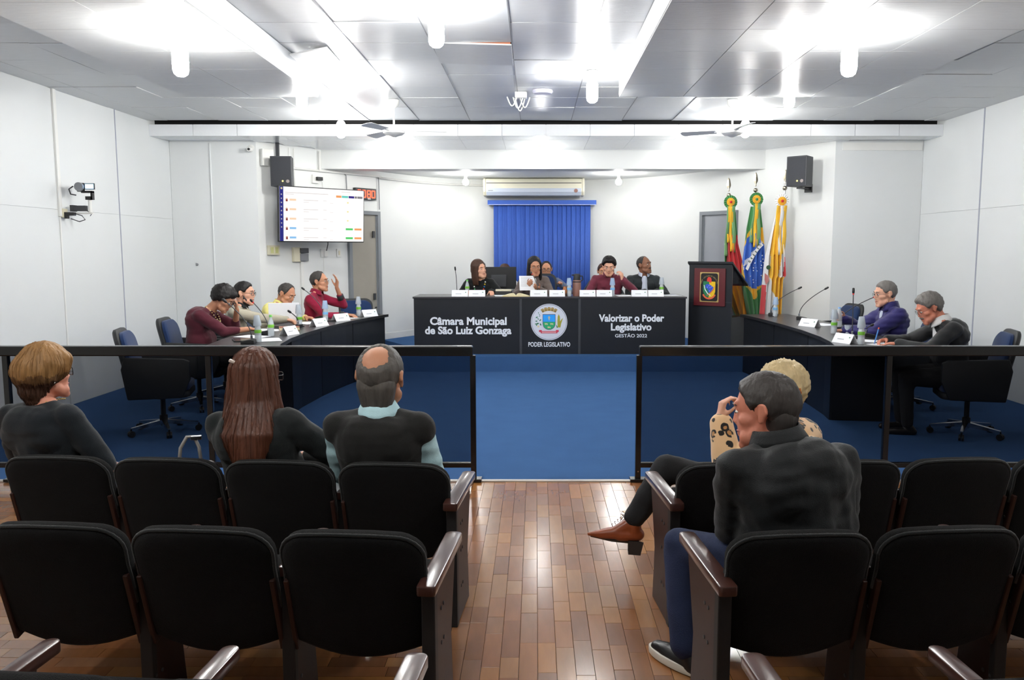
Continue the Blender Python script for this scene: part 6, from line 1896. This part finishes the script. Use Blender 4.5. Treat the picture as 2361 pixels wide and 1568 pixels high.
q, k = person('balding man in a dark jacket looking aside at the head desk', (1.56, 12.0, .205), DEG(-86), dict(
    bulk=1.1, scale=1.06, lean=4, hunch=.02, torso=.47, seat=.44, yaw=44, pitch=4, top='dark_jacket', top_name='jacket', loose=.02, skin='skin_dark',
    armR=((.04, .36, .82), (.7, -.1, -.6), (-.3, 1, -.1), (0, 0, -1), .4), armL=((-.12, .36, .82), (-.7, -.1, -.6), (.3, 1, -.1), (0, 0, -1), .4)))
hair_shell(k['R'], k['H'], 'bald', .005, 'hair_dkgrey', q); face_features(k['R'], k['H'], q, lips='skin_dark', moustache='hair_dark')
C = [(k['chest'] + k['fw'] * .080 + k['up'] * .10, .04, k['waist'] + k['fw'] * .088, .06)]
me = remesh(caps_mesh(C), 'inner_shirt', .010, 3); me.materials.append(MATS['shirt_pale']); link('inner_shirt', me, q)
collar(q, k, 'shirt_pale', .045, .062)
# people at the desk behind
q, k = person('man with glasses partly hidden behind the high-backed chair', (.17, 13.36, .205), DEG(-90), dict(
    bulk=1.0, lean=10, torso=.45, seat=.42, pitch=-6, top='shirt_blue_grey', skin='skin_tan', voxel=.010, dec=.4,
    armL=((-.22, .30, .86), (-.7, 0, -.5), (-.1, 1, .5), (.4, 0, -1), .5)))
hair_shell(k['R'], k['H'], 'receding', .007, 'hair_dark', q); face_features(k['R'], k['H'], q, glasses='thick')
q, k = person('person with brown hair and white top behind the monitor', (-.50, 13.40, .205), DEG(-88), dict(
    fem=True, lean=10, torso=.42, seat=.40, pitch=-10, top='white_cotton', skin='skin_fair', voxel=.010, dec=.4))
hair_shell(k['R'], k['H'], 'full', .016, 'hair_brown', q); face_features(k['R'], k['H'], q)
q, k = person('person almost hidden behind the man in the maroon shirt', (1.08, 13.34, .205), DEG(-90), dict(
    lean=8, torso=.43, seat=.40, pitch=-6, top='dark_jacket', skin='skin_tan', voxel=.010, dec=.4))
hair_shell(k['R'], k['H'], 'short', .012, 'hair_brown', q); face_features(k['R'], k['H'], q)

# ================================================================== AUDIENCE
NEAR = dict(near=True, voxel=.0065, vox2=.009, dec=.6, bottom='trouser_black')
# man in the black vest
q, k = person('grey balding man in a black vest over a light blue shirt', (-.70, 3.70, 0), DEG(86), dict(NEAR, bulk=1.14, scale=1.0, lean=-9, hunch=.035, torso=.465, seat=.345, shoulder=.185, head=1.22,
    yaw=-6, pitch=-2, top='shirt_aqua', loose=.012, wrinkle=.008, bottom='jeans', skin='skin_tan', cuff=.75,
    armR=((.12, .26, .52), (.55, -.5, -.6), (-.5, 1, -.1), (0, 0, -1), .4), armL=((-.12, .28, .52), (-.5, -.5, -.6), (.5, 1, -.1), (0, 0, -1), .4),
    legL=(V((-.14, .42, .42)), V((-.16, .50, .085)), V((-.1, 1, 0))), legR=(V((.17, .42, .42)), V((.20, .50, .085)), V((.1, 1, 0)))))
u_, r_, f_ = k['up'], k['rt'], k['fw']
top_layer(q, k, 'vest', 'vest_black', .026, 1, True, .004, .009, 1.0, extra=[(k['chest'] + r_ * sx * .10 + u_ * .05 - f_ * .01, .078, k['waist'] + r_ * sx * .09, .085) for sx in (-1, 1)] + [(k['sh'][sx] + u_ * .012 - r_ * sx * .01, .058, k['neck'] - u_ * .05 + r_ * sx * .05, .058) for sx in (-1, 1)])
hair_shell(k['R'], k['H'], 'receding', .008, 'hair_salt', q, crown_bald=.34, rough=.002, n=72, m=54); nape(q, k, 'hair_salt')
face_features(k['R'], k['H'], q); collar(q, k, 'shirt_aqua', .050, .066, open_=.4, tilt=.42)
# woman with long red-brown hair
q, k = person('woman with long red-brown hair and hair clip in a charcoal sweater', (-1.25, 3.75, 0), DEG(78), dict(NEAR, fem=True, bulk=1.18, scale=1.0, lean=-6, side=-5, hunch=.03, torso=.45, seat=.35, shoulder=.175,
    yaw=-14, pitch=-4, head=1.12, top='sweater_charcoal', top_name='sweater', loose=.022, wrinkle=.006, skin='skin_fair',
    armR=((.10, .24, .60), (1, -.1, -.35), (-.8, .5, 0), (0, 0, -1), .4), armL=((-.05, .28, .58), (-.9, -.1, -.4), (.8, .5, 0), (0, 0, -1), .4)))
R0, H0 = k['R'], k['H']
hc = [(H0 + R0 @ V((0, -.012, .040)), .099, H0 + R0 @ V((0, -.035, -.02)), .092)]
for a in range(-96, 97, 12):
    d = R0 @ V((math.sin(DEG(a)), -math.cos(DEG(a)), 0))
    e_ = V((0, -.015, 0))
    m1 = H0 + d * .086 + R0 @ V((0, -.014, -.09)); 
    hc += [(H0 + d * .062 + R0 @ V((0, -.012, .05)), .040, m1, .034)]
    e1 = V((m1.x, m1.y, m1.z)) + V((d.x * .02 + .03, -.078, -.13))
    ln = .20 + .05 * math.cos(DEG(a))
    if abs(a) < 75:
        hc += [(m1, .034, e1, .028), (e1, .030, e1 + V(((H0.x - e1.x) * .5 + .045, -.035, -ln + .10)), .014)]
    elif a > 0: hc += [(m1, .034, m1 + V((.03, .01, -.10)), .028), (m1 + V((.03, .01, -.10)), .028, m1 + V((.10, -.01, -.13)), .02)]
    else: hc += [(m1, .034, m1 + V((-.01, .0, -.14)), .02)]
hair_volume(q, k, hc, 'hair_red', .0055, .0055, 420, seed=4, smooth=2, r_str=.0016)
face_features(k['R'], k['H'], q, glasses='thick')
cp = H0 + V((-.05, -.088, .088))
MB().box(tuple(cp), (.062, .02, .014), (0, .35, .3)).build('hair_clip', mat('clip_silver', (206, 190, 180), .3, .3, var=.4, nscale=80), q, bevel=.004)
# woman with short blond hair
q, k = person('woman with short blond hair and glasses in a charcoal top', (-2.28, 3.84, 0), DEG(72), dict(NEAR, fem=True, bulk=1.14, scale=1.0, lean=-8, side=-3, hunch=.03, torso=.46, seat=.36, shoulder=.172,
    yaw=-14, pitch=-2, head=1.05, top='tee_charcoal', loose=.016, wrinkle=.005, cuff=-.05, skin='skin_rosy', bottom='denim_grey',
    armR=((.15, .25, .50), (.7, -.4, -.5), (-.6, 1, -.1), (0, 0, -1), .4), armL=((-.17, .25, .52), (-.9, -.3, -.4), (.6, 1, -.1), (0, 0, -1), .4)))
R0, H0 = k['R'], k['H']
hc = [(H0 + R0 @ V((0, -.005, .045)), .106, H0 + R0 @ V((0, -.04, .02)), .100), (H0 + R0 @ V((0, -.04, .02)), .098, H0 + R0 @ V((0, -.055, -.06)), .062), (H0 + R0 @ V((0, -.05, -.06)), .062, H0 + R0 @ V((0, -.05, -.10)), .046)]
for sx in (-1, 1): hc += [(H0 + R0 @ V((sx * .055, .0, .04)), .055, H0 + R0 @ V((sx * .062, -.02, -.01)), .036), (H0 + R0 @ V((sx * .05, .05, .06)), .045, H0 + R0 @ V((sx * .066, .045, .02)), .022)]
ho = hair_volume(q, k, hc, 'hair_blond', .0055, .006, 320, seed=9, smooth=2, r_str=.0016)
ho.data.materials.append(hair_mat('hair_midblond', (112, 82, 52), .5, .3)); ho.data.materials.append(MATS['hair_brown'])
for f in ho.data.polygons:
    zz = (R0.inverted() @ (V(f.center) - H0)).z + .02 * noise.noise(V(f.center) * 30)
    f.material_index = 0 if zz > .0 else (1 if zz > -.03 else 2)
face_features(k['R'], k['H'], q, glasses='thick')
MB().sphere(tuple(H0 + R0 @ V((.084, -.008, -.032))), .005, 8, 6).build('earring', 'white_plastic', q)
bead_chain(q, k, 30, ['plaque_gold'], .003, .03, .068)
# man in the black shirt, middle row right
q, k = person('man with short dark grey hair in a black shirt and jeans, seen from behind', (.99, 2.86, 0), DEG(106), dict(NEAR, bulk=1.36, scale=1.06, lean=10, side=-9, twist=-2, hunch=.05, torso=.485, seat=.335, shoulder=.195, neck_drop=.032,
    head_world=(60, -10, 4), head=1.16, neck_fwd=.02, top='shirt_black', loose=.022, wrinkle=.008, cuff=-.1, bottom='jeans', skin='skin_ruddy', belly=1.3, shrug=(.015, -.05),
    armL=((-.08, .40, .60), (-.5, -.7, -.5), (.3, 1, -.1), (0, 0, -1), .4), armR=((.10, .36, .52), (.6, -.6, -.5), (-.4, 1, 0), (0, 0, -1), .4),
    legL=(V((-.33, .38, .45)), V((-.36, .25, .09)), V((-.35, 1, 0))), legR=(V((.16, .44, .42)), V((.20, .46, .085)), V((.2, 1, 0))), hem=.064))
hair_shell(k['R'], k['H'], 'short', .012, 'hair_dkgrey', q, rough=.002, n=72, m=54, front=.010); nape(q, k, 'hair_dkgrey', .060, .046, -.07)
face_features(k['R'], k['H'], q, brow='hair_dkgrey'); collar(q, k, 'shirt_black', .055, .076, open_=.3, tilt=.3)
sole(q, k['legs'][-1][2], k['legs'][-1][3])
# woman in leopard knit, front row right, sitting sideways
q, k = person('blond woman in a leopard knit with crossed legs turned towards the man in black', (1.14, 3.74, 0), DEG(176), dict(NEAR, fem=True, bulk=1.0, scale=.98, lean=-6, twist=-28, hunch=.02, torso=.43, seat=.33, shrug=(0, -.07),
    head_world=(110, -8, 0), top='leopard_knit', top_name='leopard_sweater', hem=.056, loose=.038, wrinkle=.004, skin='skin_fair', shoes=None, cuff=.86,
    armL=((-.10, .30, .85), (-.3, 1, -.9), (.0, -.12, 1), (.2, -1, 0), .8), armR=((-.30, -.04, .78), (.3, -.6, -.9), (-1, -.2, .1), (0, -.2, -1), .3),
    legL=(V((.02, .48, .42)), V((.04, .26, .085)), V((0, 1, 0))), legR=(V((.16, .51, .545)), V((.15, .67, .285)), V((0, 1, 0)))))
hair_shell(k['R'], k['H'], 'full', .024, 'hair_platinum', q, rough=.010, n=64, m=48)
face_features(k['R'], k['H'], q)
MB().sphere(tuple(k['H'] + k['R'] @ V((-.09, -.02, .02))), (.012, .02, .03), 10, 8).build('hair_slide', mat('amber', (190, 96, 20), .3), q)
boot(q, k['legs'][1][2], k['legs'][1][1], V((0, 1, .06)))
boot(q, k['legs'][-1][2] + V((0, 0, .06)), k['legs'][-1][1], V((0, 1, -.02)))
# ================================================================== BELONGINGS
hb = empty('handbag', (-1.62, 3.78, .43), DEG(20), 'grey handbag standing on the empty front row seat', 'handbag')
me = remesh(caps_mesh([((-.10, 0, .07), .06, (.10, 0, .07), .06), ((-.08, 0, .14), .045, (.08, 0, .14), .045)]), 'bag', .010, 3); me.materials.append(mat('bag_grey', (86, 80, 78), .5, var=.15)); link('bag', me, hb)
MB().tube([(-.05, 0, .16), (-.04, .01, .25), (-.01, .015, .30), (.02, .015, .30), (.04, .01, .25), (.05, 0, .16)], .008, 8).build('handle', mat('bag_handle', (150, 146, 140), .4), hb, smooth=True)
MB().box((.03, .01, .295), (.05, .02, .02)).build('buckle', 'chrome', hb, bevel=.004)
ph = empty('paper_sheet', (-.90, 3.86, .50), DEG(15), 'folded white paper on the lap between the woman and the man in the vest', 'paper', 'loose papers')
pg = MB().bx(-.06, .06, -.09, .09, 0, .002).build('sheet', 'paper', ph); pg.rotation_euler = (DEG(35), 0, 0)
